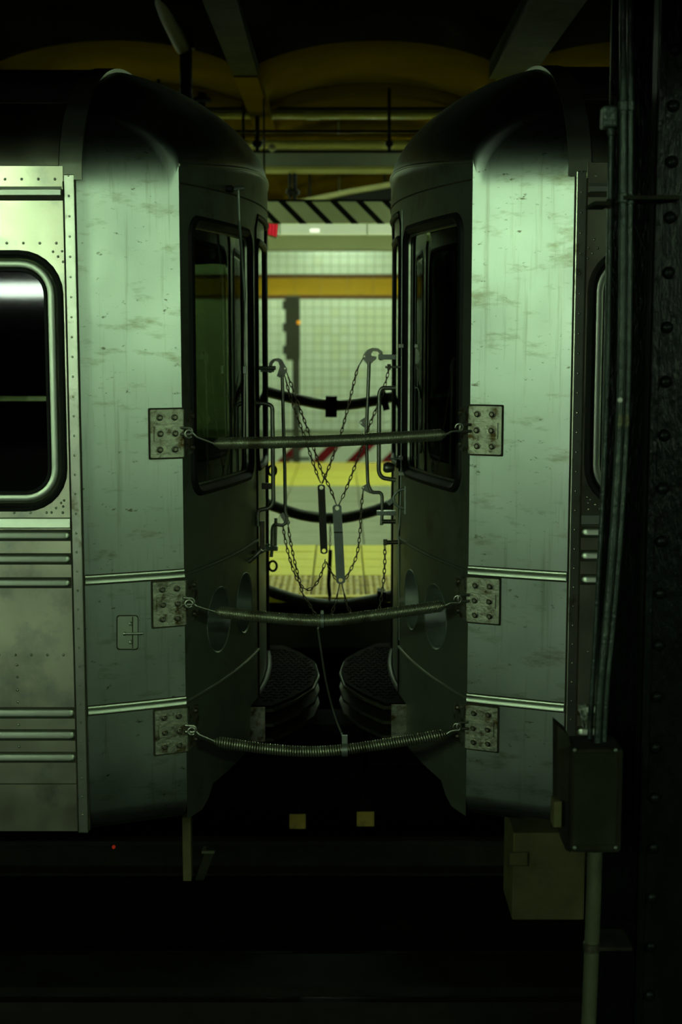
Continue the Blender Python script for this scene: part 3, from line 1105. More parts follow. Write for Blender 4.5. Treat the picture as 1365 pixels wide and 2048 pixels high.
    # --- threshold plate with anti-climber ribs
    def tread_outline(g):
        return [(.36, 5.99 - g), (.245 - g, 5.99 - g), (.15 - g, 6.16 - g), (.075 - g, 6.36), (.055 - g, 6.6), (.075 - g, 6.84), (.15 - g, 7.04 + g), (.245 - g, 7.21 + g), (.36, 7.21 + g)]
    zt = -.066
    tp = MB().prism([W(u, y, zt - .012) for u, y in tread_outline(0)], (0, 0, .012)).build('threshold_plate', 'tread', car)
    dd = MB()
    for i in range(22):
        for j in range(8):
            u, y = .08 + j * .028 + (i % 2) * .014, 6.08 + i * .048
            if inside((u, y), tread_outline(-.02)):
                a = 1 if (i + j) % 2 else -1
                c = W(u, y, zt)
                dd.obox(c, Vector((.7, .7 * a, 0)), Vector((-.7 * a, .7, 0)), Vector((0, 0, 1)), .012, .003, .003)
    tag(dd.build('tread_lug', 'tread', tp), kind='stuff')
    for zz in (-.085, -.150, -.215):
        MB().prism([W(u, y, zz - .008) for u, y in tread_outline(.008)], (0, 0, .014)).build('anticlimber_rib', 'darkrib', car)
    ins = tread_outline(-.05)
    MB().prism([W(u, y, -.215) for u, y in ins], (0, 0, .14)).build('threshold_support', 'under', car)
    ep = MB().box(W(.272, 5.972, -.222), W(.372, 5.982, -.070), .002).build('end_plate', 'plate', car)
    MB().box(W(.352, 5.966, -.222), W(.360, 5.974, -.072)).build('weld_bead', 'bolt', ep)

    # --- spring brackets wrapped round the corner
    bolt_me = None
    for k, (py0, py1) in enumerate(((819, 915), (1163, 1252), (1419, 1506))):
        z1, z0 = at(0, py0, 5.2).z, at(0, py1, 5.2).z
        pu0, pu1 = U_COR - .002, U_COR + .112

        def B(u, z, d):
            y = YCOR - (u - U_COR) * (YCOR - 5.10) / (.832 - U_COR)
            return W(u - .39 * d, y - .92 * d, z)
        pb = MB()
        z3 = (z1 - z0) / 3
        o0 = [[B(a, b, d) for a, b in rrect(pu0, pu1, z0, z1, .005, 3)] for d in (0, .007)]
        pb.loft(o0)
        n_ = len(o0[0])
        pb.f.append(tuple(range(n_, 2 * n_)))
        plate = pb.build('spring_bracket', 'plate', car)
        MB().prism([B(u, z, .006) for u, z in ((pu0, z0 + z3 * 1.02), (pu1 - .012, z0 + z3 * 1.02), (pu1 - .012, z0 + z3 * 1.98), (pu0, z0 + z3 * 1.98))], B(0, 0, .014) - B(0, 0, .006)).build('centre_strap', 'plate', plate)
        gp = MB()
        gl = [[B(a, b, .001) for a, b in rrect(pu0, pu1 + .006, z0 - .007, z1 + .006, .005, 3)]]
        gp.add(gl[0], [tuple(range(len(gl[0])))])
        gp.build('weld_grime', 'seam_dark', plate)
        for col in range(2):
            for row in range(3):
                u = pu0 + .030 + col * .052
                z = z0 + z3 * (row + .5)
                d = .013 if row == 1 else .007
                p = B(u, z, d)
                if bolt_me is None:
                    b = MB().lathe((0, 0, 0), (-.39 * s, -.92, 0), [(.0125, 0), (.0125, .003), (.0085, .004), (.0085, .011), (.006, .013)], 10)
                    bo = b.build('bolt', 'bolt')
                    bolt_me = bo.data
                    bo.parent = plate
                    bo.location = p - world_origin(plate)
                else:
                    bo = bpy.data.objects.new('bolt', bolt_me)
                    COL.objects.link(bo)
                    bo.parent = plate
                    bo.location = p - world_origin(plate)
        # leg of the bracket on the end face
        lg = [[E(YCOR + a, b, -d) for a, b in ((.0, z0), (.10, z0 + .012), (.10, z1 - .012), (.0, z1))] for d in (0, .007)]
        lb = MB().loft(lg)
        lb.f.append((4, 5, 6, 7))
        lo2 = lb.build('bracket_return', 'plate', plate)
        for q in (0, 2):
            MB().lathe(E(YCOR + .06, z0 + z3 * (q + .5), -.007), (-s, -.2, 0), [(.011, 0), (.011, .003), (.008, .011)], 8).build('return_bolt', 'bolt', lo2)
        # eye for the spring shackle
        zc = (z0 + z1) / 2
        MB().tube(fillet([W(U_COR - .0, YCOR - .02, zc + .020), W(U_COR - .040, YCOR - .028, zc + .020), W(U_COR - .040, YCOR - .028, zc - .004), W(U_COR, YCOR - .02, zc - .004)], .012), .0055, 8).build('shackle_eye', 'wire', plate, smooth=True)
    return car


car_l = make_car(-1, 0.0, 'silver subway car on the left with a lit side window and end wiper')
car_r = make_car(1, 0.012, 'silver subway car on the right, partly hidden by the black column')


# ------------------------------------------------------------------ springs hung between the cars
def coil_points(axis_pts, r, turns, per=14):
    pts = resample(axis_pts, 0.01)
    L = [0.0]
    for i in range(1, len(pts)):
        L.append(L[-1] + (pts[i] - pts[i - 1]).length)
    out = []
    n = turns * per
    j = 0
    for k in range(n + 1):
        s_ = L[-1] * k / n
        while j < len(L) - 2 and L[j + 1] < s_:
            j += 1
        t = (s_ - L[j]) / (L[j + 1] - L[j])
        c = pts[j].lerp(pts[j + 1], t)
        tg = (pts[j + 1] - pts[j]).normalized()
        e1 = Vector((0, 0, 1)) - tg * tg.z
        e1.normalize()
        e2 = tg.cross(e1)
        a = 2 * math.pi * k / per
        # ends narrow to a cone
        q = min(1.0, 0.25 + min(s_, L[-1] - s_) / 0.028)
        out.append(c + (e1 * math.cos(a) + e2 * math.sin(a)) * r * q)
    return out


def spring_barrier(label, group, pix, Y, r, turns, m, end_l, end_r, wire_r, clamp=None, core='black'):
    ax = catmull([at(x, y, Y) for x, y in pix], 10)
    t = thing('spring_barrier', ax[0], label, 'spring', group)
    MB().tube(coil_points(ax, r - wire_r, turns), wire_r, 6).build('coil', m, t, smooth=True, sharp=80)
    MB().tube(ax[1:-1], (r - wire_r) * 0.8, 10).build('core', core, t, smooth=True)
    for e, p in ((end_l, ax[0]), (end_r, ax[-1])):
        d = (p - e).normalized()
        side = Vector((0, 1, 0)).cross(d).normalized()
        # open hook: round eye on the bracket side, straight shank into the coil
        eye = e + d * 0.012
        pts = [eye + (d * math.cos(a) + side * math.sin(a)) * 0.014 for a in [math.radians(20 + 300 * i / 14) for i in range(15)]]
        MB().tube(fillet(pts + [eye + d * 0.03, p + d * 0.02], .006, 3), 0.0042, 8).build('end_hook', 'wire', t, smooth=True)
    if clamp:
        for cx, cw, tab in clamp:
            c = min(ax, key=lambda q: abs(q.x - at(cx, 1000, Y).x))
            ring = MB()
            lo = []
            for d_, rr in ((-cw, r + .002), (-cw, r + .005), (cw, r + .005), (cw, r + .002)):
                lo.append([c + Vector((d_, rr * math.sin(a), rr * math.cos(a))) for a in [2 * math.pi * q / 20 for q in range(20)]])
            ring.loft(lo)
            co = ring.build('clamp', 'galv', t, smooth=True, sharp=40)
            if tab:
                MB().box(c + Vector((-cw, -.006, r)), c + Vector((cw, .006, r + tab)), .002).build('clamp_tab', 'galv', co)
    return t


GS = 'springs across the near side of the gap'
eyeL = [at(372, 866, 5.20), at(372, 1206, 5.20), at(378, 1460, 5.20)]
eyeR = [at(925, 852, 5.20), at(922, 1196, 5.20), at(920, 1450, 5.20)]
spring_barrier('top spring across the near side, smooth tight coils, level with the end windows', GS,
               [(428, 887), (540, 885), (660, 882), (780, 876), (893, 869)], 5.21, .0225, 170, 'spring', eyeL[0], eyeR[0], .0024)
spring_barrier('middle spring across the near side with a small clamp at mid span', GS,
               [(430, 1223), (520, 1233), (645, 1241), (760, 1229), (892, 1211)], 5.21, .0225, 150, 'spring', eyeL[1], eyeR[1], .0027, [(648, .006, .016)])
spring_barrier('bottom spring across the near side with open ribbed coils and a clamp', GS,
               [(429, 1482), (520, 1496), (610, 1503), (690, 1499), (790, 1485), (894, 1468)], 5.21, .0215, 92, 'spring', eyeL[2], eyeR[2], .0042, [(687, .011, .034)])
GF = 'dark springs across the far side of the gap'
FYS = 7.97
fl = [Vector((XM - .585, FYS, z)) for z in (1.18, .55, .06)]
fr_ = [Vector((XM + .53, FYS, z)) for z in (1.18, .55, .06)]
spring_barrier('top black spring across the far side carrying a square block', GF,
               [(497, 772), (540, 785), (600, 800), (665, 811), (730, 805), (787, 793), (850, 775)], FYS, .031, 120, 'hose', fl[0], fr_[0], .005)
spring_barrier('middle dark spring across the far side, behind the two flat bars', GF,
               [(497, 992), (548, 1012), (610, 1031), (680, 1036), (740, 1024), (787, 1008), (850, 985)], FYS, .033, 120, 'hose', fl[1], fr_[1], .005)
spring_barrier('bottom dark spring across the far side, below the platform edge', GF,
               [(497, 1164), (545, 1184), (610, 1203), (670, 1210), (730, 1203), (788, 1190), (850, 1172)], FYS, .033, 120, 'hose', fl[2], fr_[2], .005)


def block(px, py, w_, h_, rot, Y, label):
    c = at(px, py, Y)
    a = math.radians(rot)
    ax, az = Vector((math.cos(a), 0, math.sin(a))), Vector((-math.sin(a), 0, math.cos(a)))
    t = thing('sleeve_block', c, label, 'block')
    k = Y / F_PX
    for nm, dy in (('front_half', -.043), ('back_half', .043)):
        MB().obox(c + Vector((0, dy, 0)), ax, Vector((0, 1, 0)), az, w_ * k / 2, .010, h_ * k / 2).build(nm, 'black', t)
    MB().obox(c + az * (h_ * k / 2 - .008), ax, Vector((0, 1, 0)), az, w_ * k / 2, .034, .006).build('top_web', 'black', t)
    MB().obox(c - az * (h_ * k / 2 - .008), ax, Vector((0, 1, 0)), az, w_ * k / 2, .034, .006).build('bottom_web', 'black', t)


block(663, 813, 23, 41, -1, FYS, 'square black block clamped on the middle of the far top spring')
block(769, 801, 13, 38, 14, FYS, 'tilted black block on the far top spring near the right car')
block(762, 1192, 16, 24, -10, FYS, 'dark block on the far bottom spring near the right car')

# strap hanging from the middle spring down to the bottom spring
st = thing('hanging_strap', at(645, 1258, 5.26), 'thin dark strap hanging from the middle spring to the bottom spring clamp', 'strap')
MB().tube(catmull([at(636, 1256, 5.26), at(641, 1290, 5.26), at(652, 1360, 5.26), at(668, 1425, 5.26), at(684, 1468, 5.24)], 8), [.004] * 33, 8).build('strap_cord', 'hose', st, smooth=True)
MB().tube([at(684, 1466, 5.24), at(687, 1478, 5.225)], .0035, 8).build('strap_ring', 'galv', st)
MB().tube(catmull([at(648, 1246, 5.25), at(640, 1250, 5.26), at(636, 1258, 5.26)], 5), .0045, 8).build('strap_loop', 'wire', st, smooth=True)

# ------------------------------------------------------------------ hook rods, handles, chains
YR = 6.30
YH = 6.12


def plate_from(name, pix, Y, d, m, parent, holes=()):
    mb = MB()
    f2 = lambda a, b, dy: at(a, b, Y + dy)
    v2, t2 = MB(), None
    # front and back faces triangulated with holes, then rim walls
    n0 = len(mb.v)
    outer = pix if poly_area(pix) > 0 else list(reversed(pix))
    hl = [[(cx + r * math.cos(-q), cy + r * math.sin(-q)) for q in [2 * math.pi * i / 12 for i in range(12)]] for cx, cy, r in holes]
    sheet(mb, outer, hl, 400, lambda a, b: at(a, b, Y - d))
    k = len(mb.v)
    fcount = len(mb.f)
    mb.v += [at_shift(p, 2 * d) for p in mb.v[:k]]
    mb.f += [tuple(i + k for i in f) for f in mb.f[:fcount]]
    for l in [outer] + hl:
        lp0 = [at(a, b, Y - d) for a, b in l]
        lp1 = [p + Vector((0, 2 * d, 0)) for p in lp0]
        mb.loft([lp0, lp1])
    return mb.build(name, m, parent)


def at_shift(p, d):
    return p + Vector((0, d, 0))


def poly_area(p):
    return sum(p[i][0] * p[(i + 1) % len(p)][1] - p[(i + 1) % len(p)][0] * p[i][1] for i in range(len(p))) / 2


def rod(parent, name, pix, Y, rpx, m='wire', f=0.012):
    return MB().tube(fillet([at(x, y, Y) if not isinstance(x, Vector) else x for x, y in pix], f), rpx * Y / F_PX, 10).build(name, m, parent, smooth=True)


# left hook rod
hl_ = thing('hook_rod', at(575, 1115, YR), 'long hook rod hanging beside the left car, cranked at its foot', 'hook rod', 'hook rods')
plate_from('hook_plate', [(554, 752), (560, 733), (557, 724), (551, 722), (546, 727), (544, 736), (539, 735), (540, 724), (546, 718), (557, 716), (564, 719), (575, 738), (575, 741), (565, 758)], YR, .006, 'wire', hl_, [(570.5, 737, 1.7)])
rod(hl_, 'shaft', [(565, 750), (567, 840), (570, 940), (571, 1024), (575, 1036)], YR, 3.6)
rod(hl_, 'crank_foot', [(575, 1030), (573, 1045), (566, 1051), (549, 1048), (545, 1056), (544, 1100), (543, 1114)], YR, 3.6)
plate_from('foot_lug', [(560, 1030), (566, 1025), (577, 1037), (581, 1045), (579, 1049), (572, 1050)], YR, .004, 'wire', hl_, [(576, 1044, 1.4)])
# right hook rod
hr_ = thing('hook_rod', at(765, 1052, YR), 'long hook rod hanging beside the right car with a side lug', 'hook rod', 'hook rods')
plate_from('hook_plate', [(726, 711), (735, 700), (745, 695.5), (757, 696.5), (765, 703), (766, 710), (760, 709), (756, 703), (747, 702), (743, 708), (744, 712), (754, 713), (754, 717), (743, 728), (734, 728), (726, 718)], YR, .006, 'wire', hr_, [(729, 713, 2.2)])
rod(hr_, 'shaft', [(739, 724), (736, 800), (733, 870), (736, 966), (742, 984)], YR, 3.6)
plate_from('side_lug', [(736, 832), (722, 840), (719, 846), (723, 851), (730, 856), (735, 862)], YR, .004, 'wire', hr_, [(722.5, 845.5, 2.0)])
plate_from('foot_lug', [(737, 966), (725, 973), (723, 977), (728, 981), (742, 988), (746, 980)], YR, .004, 'wire', hr_, [(727, 975, 1.7)])
rod(hr_, 'crank_foot', [(740, 976), (744, 985), (762, 985), (765, 993), (764, 1050)], YR, 3.6)


# grab handles and brackets, bolted to the cars
def hcar(car, name, pix, Y, rpx, m='wire', f=0.02):
    return MB().tube(fillet([at(x, y, Y) for x, y in pix], f), rpx * Y / F_PX, 10).build(name, m, car, smooth=True)


def bxp(car, name, x0, y0, x1, y1, Y, dep, m='galv', bev=.002):
    a, b = at(x0, y0, Y), at(x1, y1, Y)
    return MB().box((a.x, Y - dep, a.z), (b.x, Y + dep, b.z), bev).build(name, m, car)


hcar(car_l, 'grab_handle', [(512, 806), (532, 807), (545, 812), (546, 900), (547, 1004), (541, 1016), (516, 1020), (516, 1052)], YH, 4.4)
hcar(car_r, 'grab_handle', [(792, 776), (764, 776), (759, 786), (758, 945), (765, 956), (792, 960)], YH + .05, 4.4)
hcar(car_l, 'hook_arm', [(508, 736), (552, 736)], YR - .03, 4.0, 'galv')
bxp(car_l, 'hook_clevis', 522, 738, 549, 744, YR, .02)
hcar(car_l, 'hook_pin', [(541, 726), (541, 746)], YR, 3.0)
bxp(car_r, 'hook_clevis', 757, 709, 792, 719, YR, .016)
hcar(car_r, 'hook_pin', [(763, 705), (763, 721)], YR, 3.2)
hcar(car_r, 'chain_bracket', [(771, 734), (815, 734)], YH, 2.4, 'wire')
bxp(car_r, 'eye_nut', 775, 728, 782, 740, YH, .008, 'bolt')
bxp(car_l, 'foot_socket', 529, 1092, 556, 1100, YR, .03)
hcar(car_l, 'foot_pin', [(552, 1036), (551, 1098)], YR + .03, 3.2)
hcar(car_l, 'foot_arm', [(515, 1098), (535, 1090), (540, 1088)], YR, 3.0, 'galv')
bxp(car_r, 'foot_socket', 754, 1021, 792, 1030, YR, .02)
hcar(car_r, 'foot_stop', [(764, 1043), (792, 1043)], YR - .05, 4.5, 'bolt')
hcar(car_r, 'foot_tip', [(764, 1030), (764, 1050)], YR, 2.6, 'galv')
hcar(car_r, 'pad_eye', [(810, 978), (797, 981), (787, 993), (788, 1004), (797, 1014), (812, 1017)], 6.02, 2.6, 'galv', .01)
bxp(car_r, 'pad_eye_base', 809, 972, 814, 1028, 6.03, .02, 'galv')
hcar(car_r, 'chain_arm', [(770, 1085), (806, 1084)], YH, 4.4, 'bolt')
bxp(car_r, 'chain_arm_nut', 767, 1078, 775, 1090, YH, .012, 'bolt')
hcar(car_r, 'edge_conduit', [(805, 420), (804, 700), (803, 930), (801, 1010), (799, 1052), (796, 1068), (798, 1080), (799, 1280)], 6.03, 1.6, 'galv')
for py in (692, 916, 947, 1200):
    bxp(car_r, 'conduit_clip', 798, py - 4, 812, py + 4, 6.03, .012, 'wire')
hcar(car_r, 'side_bolt', [(777, 917), (806, 917)], YH, 1.6, 'galv')
ey = at(776, 935, 6.2)
MB().lathe(ey, (1, 0, 0), [(.014, -.02), (.022, -.012), (.024, .0), (.022, .012), (.014, .03)], 14).build('door_knob', 'rib', car_r, smooth=True)
ey = at(783, 1002, 6.25)
MB().obox(ey, Vector((.75, 0, .66)), Vector((0, 1, 0)), Vector((-.66, 0, .75)), .020, .012, .009).build('latch_keeper', 'galv', car_r)
# left car small hardware
hcar(car_l, 'end_handhold', [(420, 1146), (450, 1147), (470, 1143), (500, 1122), (524, 1100)], 5.98, 4.0, 'wire', .03)
hcar(car_l, 'handhold_stub', [(497, 1104), (520, 1105), (532, 1099)], 6.05, 3.6, 'wire', .01)
bxp(car_l, 'latch_bolt', 524, 966, 545, 978, 6.2, .012, 'bolt')
hcar(car_l, 'latch_arm', [(522, 895), (560, 895)], YR + .2, 2.0, 'bolt')
for px, py in ((545, 941), (546, 1132)):
    c = at(px, py, 6.75)
    MB().tube([c + Vector((.019 * math.cos(a), 0, .024 * math.sin(a))) for a in [2 * math.pi * i / 20 for i in range(21)]], .0055, 8, caps=False).build('ring_eye', 'black', car_l, smooth=True)
bxp(car_l, 'pin_block', 520, 1042, 530, 1098, 6.12, .012, 'bolt')
# windscreen wiper on the left car
wp = bxp(car_l, 'wiper_motor', 449, 372, 467, 384, 5.70, .03, 'rubber', .006)
MB().tube([at(466, 378, 5.70), at(487, 376, 5.72)], .009, 10).build('wiper_pivot', 'galv', wp)
MB().tube([at(477, 380, 5.71), at(479, 440, 5.72), at(486, 540, 5.78), at(490, 602, 5.80)], .006, 8).build('wiper_arm', 'galv', wp)
MB().tube([at(491, 560, 5.80), at(489, 740, 5.80), at(488, 880, 5.80)], .0045, 8).build('wiper_blade', 'wire', wp)
bxp(wp, 'blade_clip', 486, 732, 494, 748, 5.79, .008, 'galv')
# latch on the left corner panel
z0, z1 = at(250, 1297, 5.15).z, at(250, 1232, 5.15).z


def CPan(px, py, d=0.0):
    """point on the left corner panel seen at a pixel, lifted d off it"""
    lo, hi = 5.09, 5.26
    for _ in range(40):
        m_ = (lo + hi) / 2
        p = at(px, py, m_)
        if XM - u_out(m_) < p.x: lo = m_
        else: hi = m_
    p = at(px, py, lo)
    return p + Vector((.39, -.92, 0)) * d


lt = MB()
ll = [[CPan(a, b, d) for a, b in rrect(235, 275, 1232, 1297, 5, 4)] for d in (-.002, .004)]
lt.loft(ll)
lt.f.append(tuple(range(len(ll[0]), 2 * len(ll[0]))))
lto = lt.build('panel_latch', 'rib', car_l)
gm = [CPan(a, b, .0012) for a, b in rrect(233, 277, 1230, 1300, 6, 4)]
MB().add(gm, [tuple(range(len(gm)))]).build('latch_grime', 'seam_dark', lto)
MB().prism([CPan(a, b, .004) for a, b in ((264, 1233), (266, 1233), (266, 1296), (264, 1296))], (0, -.001, 0)).build('latch_split', 'seam_dark', lto)
MB().tube([CPan(248, 1266.5, .012), CPan(284, 1265.5, .014)], .0055, 8).build('latch_pin', 'rib', lto)
for a, b in ((249, 1267), (261, 1247), (261, 1284)):
    MB().lathe(CPan(a, b, .003), (.39, -.92, 0), [(.0085, 0), (.0065, .004), (.003, .006)], 10).build('latch_screw', 'rib', lto)

# chains
LINK = MB()
_lp = []
for i in range(16):
    a = 2 * math.pi * i / 16
    _lp.append(Vector((0.0055 * math.copysign(abs(math.cos(a)) ** .8, math.cos(a)), 0, 0.0135 * math.sin(a))))
LINK.tube(_lp + _lp[:1], .0023, 6, caps=False)
_tmp = LINK.build('link', 'chain', smooth=True, sharp=80)
LINK_ME = _tmp.data
bpy.data.objects.remove(_tmp)


def chain(label, pix, Y=YR, group='safety chains', pitch=.0215, lead=0, tail=0):
    pts = catmull([at(p[0], p[1], p[2] if len(p) > 2 else Y) for p in pix], 10)
    t = thing('chain', pts[0], label, 'chain', group)
    # straight wire hooks at the ends
    def take(pp, d):
        L = 0
        for i in range(1, len(pp)):
            seg = (pp[i] - pp[i - 1]).length
            if L + seg >= d:
                q = pp[i - 1].lerp(pp[i], (d - L) / seg)
                return [q] + pp[i:], pp[:i] + [q]
            L += seg
        return pp, pp[:1]
    if lead:
        pts, cut = take(pts, lead)
        MB().tube([cut[0], cut[-1]], .0028, 6).build('end_wire', 'wire', t)
    if tail:
        rp, cut = take(list(reversed(pts)), tail)
        pts = list(reversed(rp))
        MB().tube([cut[0], cut[-1]], .0028, 6).build('end_wire', 'wire', t)
    ps = resample(pts, pitch)
    for i in range(len(ps) - 1):
        a, b = ps[i], ps[i + 1]
        c = (a + b) / 2
        d = (b - a).normalized()
        o = bpy.data.objects.new('link', LINK_ME)
        COL.objects.link(o)
        o.parent = t
        o.location = c - pts[0] + (pts[0] - Vector(t.location))
        q = Vector((0, 0, 1)).rotation_difference(d)
        tw = math.radians((18 if i % 2 else 72) + random.uniform(-10, 10))
        from mathutils import Quaternion
        o.rotation_mode = 'QUATERNION'
        o.rotation_quaternion = Quaternion(d, tw) @ q
    return t


chain('chain from the left hook down to the dark flat bar', [(569, 748), (583, 800), (602, 852), (622, 912), (637, 955), (642, 966)], 6.30, lead=.03, tail=.02)
chain('chain from the left hook crossing down to the pale flat bar', [(573, 742), (590, 790), (616, 860), (641, 935), (660, 975), (674, 1011)], 6.27, lead=.03, tail=.03)
chain('chain from the right hook down to the dark flat bar', [(728, 714), (715, 740), (700, 800), (681, 872), (660, 930), (645, 966)], 6.30, lead=.045)
chain('chain from the bracket on the right car down to the pale flat bar', [(779, 736), (766, 785), (740, 850), (715, 920), (692, 980), (677, 1012)], 6.24, tail=.04)
chain('slack chain looping from the left rod foot to the dark flat bar', [(566, 1050), (573, 1090), (587, 1140), (603, 1172), (620, 1179), (636, 1163), (648, 1133), (651, 1118)], 6.30, tail=.02)
chain('chain hanging from the left rod foot lug below the springs', [(576, 1046), (580, 1075), (589, 1120), (599, 1160), (606, 1188), (618, 1206), (632, 1232)], 6.27, lead=.02)
chain('slack chain looping from the right rod foot to the pale flat bar', [(727, 977), (723, 1020), (720, 1070), (714, 1110), (704, 1135), (692, 1157)], 6.30, lead=.025)
chain('short chain behind the pale flat bar, joining the two bars', [(653, 1124), (664, 1146), (673, 1158)], 6.31)
chain('left of the two short chains under the pale flat bar', [(680, 1166), (675, 1190), (670, 1210), (662, 1232)], 6.30, lead=.05)
chain('right of the two short chains under the pale flat bar', [(684, 1166), (690, 1192), (695, 1212), (706, 1232)], 6.30, lead=.05)
chain('chain hanging from the arm on the right car', [(770, 1090), (770, 1130), (766, 1175), (760, 1215), (756, 1240)], 6.16)
chain('short chain hanging from the far middle spring', [(661, 1042), (661, 1072), (660, 1102)], 7.9, tail=0, lead=.03, pitch=.027)


def flat_bar(label, p0, p1, wpx, Y, m, extra=None):
    c0, c1 = at(*p0, Y), at(*p1, Y)
    t = thing('flat_bar', c1, label, 'flat bar', 'flat bars among the chains')
    d = Vector((p1[0] - p0[0], p1[1] - p0[1]))
    d.normalize()
    n = Vector((-d.y, d.x))
    hw = wpx / 2
    pix = []
    for k in range(7):
        a = math.pi * k / 6
        pix.append((p0[0] + n.x * hw * math.cos(a) * 1.0 - d.x * hw * .55 * math.sin(a), p0[1] + n.y * hw * math.cos(a) - d.y * hw * .55 * math.sin(a)))
    for k in range(7):
        a = math.pi * k / 6
        pix.append((p1[0] - n.x * hw * math.cos(a) + d.x * hw * .55 * math.sin(a), p1[1] - n.y * hw * math.cos(a) + d.y * hw * .55 * math.sin(a)))
    h1 = (p0[0] + d.x * 2.5, p0[1] + d.y * 2.5, 4.2)
    h2 = (p1[0] - d.x * 2.5, p1[1] - d.y * 2.5, 4.2)
    bar = plate_from('bar', pix, Y, .004, m, t, [h1, h2])
    if extra:
        bxp(t, 'joint_line', *extra, Y - .005, .0012, 'seam_dark', 0)
    return t


flat_bar('dark flat bar with round end holes, hung in the chains', (643, 973), (648.5, 1104), 14.5, 6.285, 'hose')
flat_bar('pale grey flat bar with round end holes and a joint line', (674.5, 1014), (682, 1163), 18, 6.255, 'bar', (668, 1063.5, 686, 1066))
sl = thing('sleeved_strap', at(659, 1190, 7.85), 'black sleeved strap hanging behind the two flat bars', 'strap')
MB().tube(catmull([at(661, 1100, 7.9), at(660, 1130, 7.9), at(658, 1165, 7.9), at(660, 1192, 7.9)], 6), 4.0 * 7.9 / F_PX, 10).build('sleeve', 'black', sl, smooth=True)
MB().tube([at(660, 1192, 7.9), at(660, 1202, 7.9)], .008, 8).build('sleeve_ring', 'bolt', sl)

# ------------------------------------------------------------------ under the cars
# pale equipment box under the right car
eb = bxp(car_r, 'equipment_box', 1018, 1640, 1156, 1810, 5.45, .15, 'greybox', .006)
a, b = at(1018, 1640, 5.30), at(1156, 1810, 5.30)
bxp(eb, 'box_latch', 1020, 1705, 1056, 1730, 5.298, .006, 'greybox', .003)
bxp(eb, 'latch_shadow_gap', 1019, 1703, 1058, 1732, 5.30, .003, 'seam_dark', 0)  # dark plate put in as the shadow gap round the latch
# hanger brackets under the left car
bxp(car_l, 'step_hanger', 366, 1630, 385, 1757, 5.55, .03, 'greybox', .003)
MB().prism([at(412, 1700, 5.55), at(431, 1700, 5.55), at(408, 1760, 5.55), at(390, 1760, 5.55)], (0, .05, 0)).build('step_brace', 'pullbox', car_l)
bxp(car_l, 'brace_cap', 405, 1697, 431, 1702, 5.57, .03, 'pipe_low', .001)
ri = at(228, 1693, 5.7)
MB().lathe(ri, (0, -1, 0), [(.007, 0), (.007, .01), (.003, .013)], 10).build('red_indicator', 'redlamp', car_l)
# coupler
cpl = thing('coupler', (XM, YC, -.42), 'black coupler and drawbar joining the two cars under the thresholds', 'coupler')
MB().box((XM - .9, YC - .10, -.50), (XM - .16, YC + .10, -.34), .02).build('drawbar', 'under', cpl)
MB().box((XM + .16, YC - .10, -.50), (XM + .9, YC + .10, -.34), .02).build('drawbar', 'under', cpl)
MB().box((XM - .17, YC - .17, -.56), (XM + .17, YC + .17, -.28), .03).build('coupler_head', 'under', cpl)
for px0, px1, py0, py1, nm in ((579, 612, 1629, 1658, 'left'), (714, 749, 1624, 1653, 'right')):
    c0, c1 = at(px0, py0, 6.4), at(px1, py1, 6.4)
    t = thing('marker_plate', (c0 + c1) / 2, f'small dull yellow square plate under the coupler, the {nm} one of two', 'plate', 'yellow plates under the coupler')
    MB().box((c0.x, 6.4, c0.z), (c1.x, 6.412, c1.z), .002).build('plate', 'tactile', t)
    MB().box((c0.x + .02, 6.412, c0.z - .01), (c1.x - .02, 6.43, -.50)).build('plate_hanger', 'under', t)
# running rails, ties and third rail with cover board
for yy, nm in ((5.88, 'near running rail under the two cars'), (7.32, 'far running rail under the two cars')):
    prof = [(-.07, -1.32), (.07, -1.32), (.07, -1.305), (.012, -1.285), (.012, -1.18), (.036, -1.17), (.036, -1.14), (-.036, -1.14), (-.036, -1.17), (-.012, -1.18), (-.012, -1.285), (-.07, -1.305)]
    t = thing('running_rail', (0, yy, -1.32), nm, 'rail', 'running rails')
    MB().prism([(-8.5, yy + a, z) for a, z in prof], (17, 0, 0)).build('rail_section', 'rail', t)
t3 = thing('third_rail', (0, 4.75, -1.32), 'third rail under a weathered cover board in front of the cars', 'rail')
zt3 = at(600, 1970, 4.72).z
MB().box((-8.5, 4.70, zt3 - .035), (8.5, 4.98, zt3), .004).build('cover_board', 'board', t3)
MB().prism([(-8.5, 4.85 + a, zt3 - .22 + z) for a, z in ((-.05, 0), (.05, 0), (.015, .02), (.015, .07), (.035, .08), (.035, .11), (-.035, .11), (-.035, .08), (-.015, .07), (-.015, .02))], (17, 0, 0)).build('power_rail', 'rail', t3)
for i in range(5):
    MB().box((-5 + i * 2.4, 4.95, -1.32), (-4.94 + i * 2.4, 5.0, zt3 - .03)).build('board_bracket', 'under', t3)
    MB().lathe((-4.5 + i * 2.4, 4.85, -1.32), (0, 0, 1), [(.06, 0), (.06, zt3 - .3 + 1.32), (.04, zt3 - .22 + 1.32)], 10).build('insulator', 'under', t3)

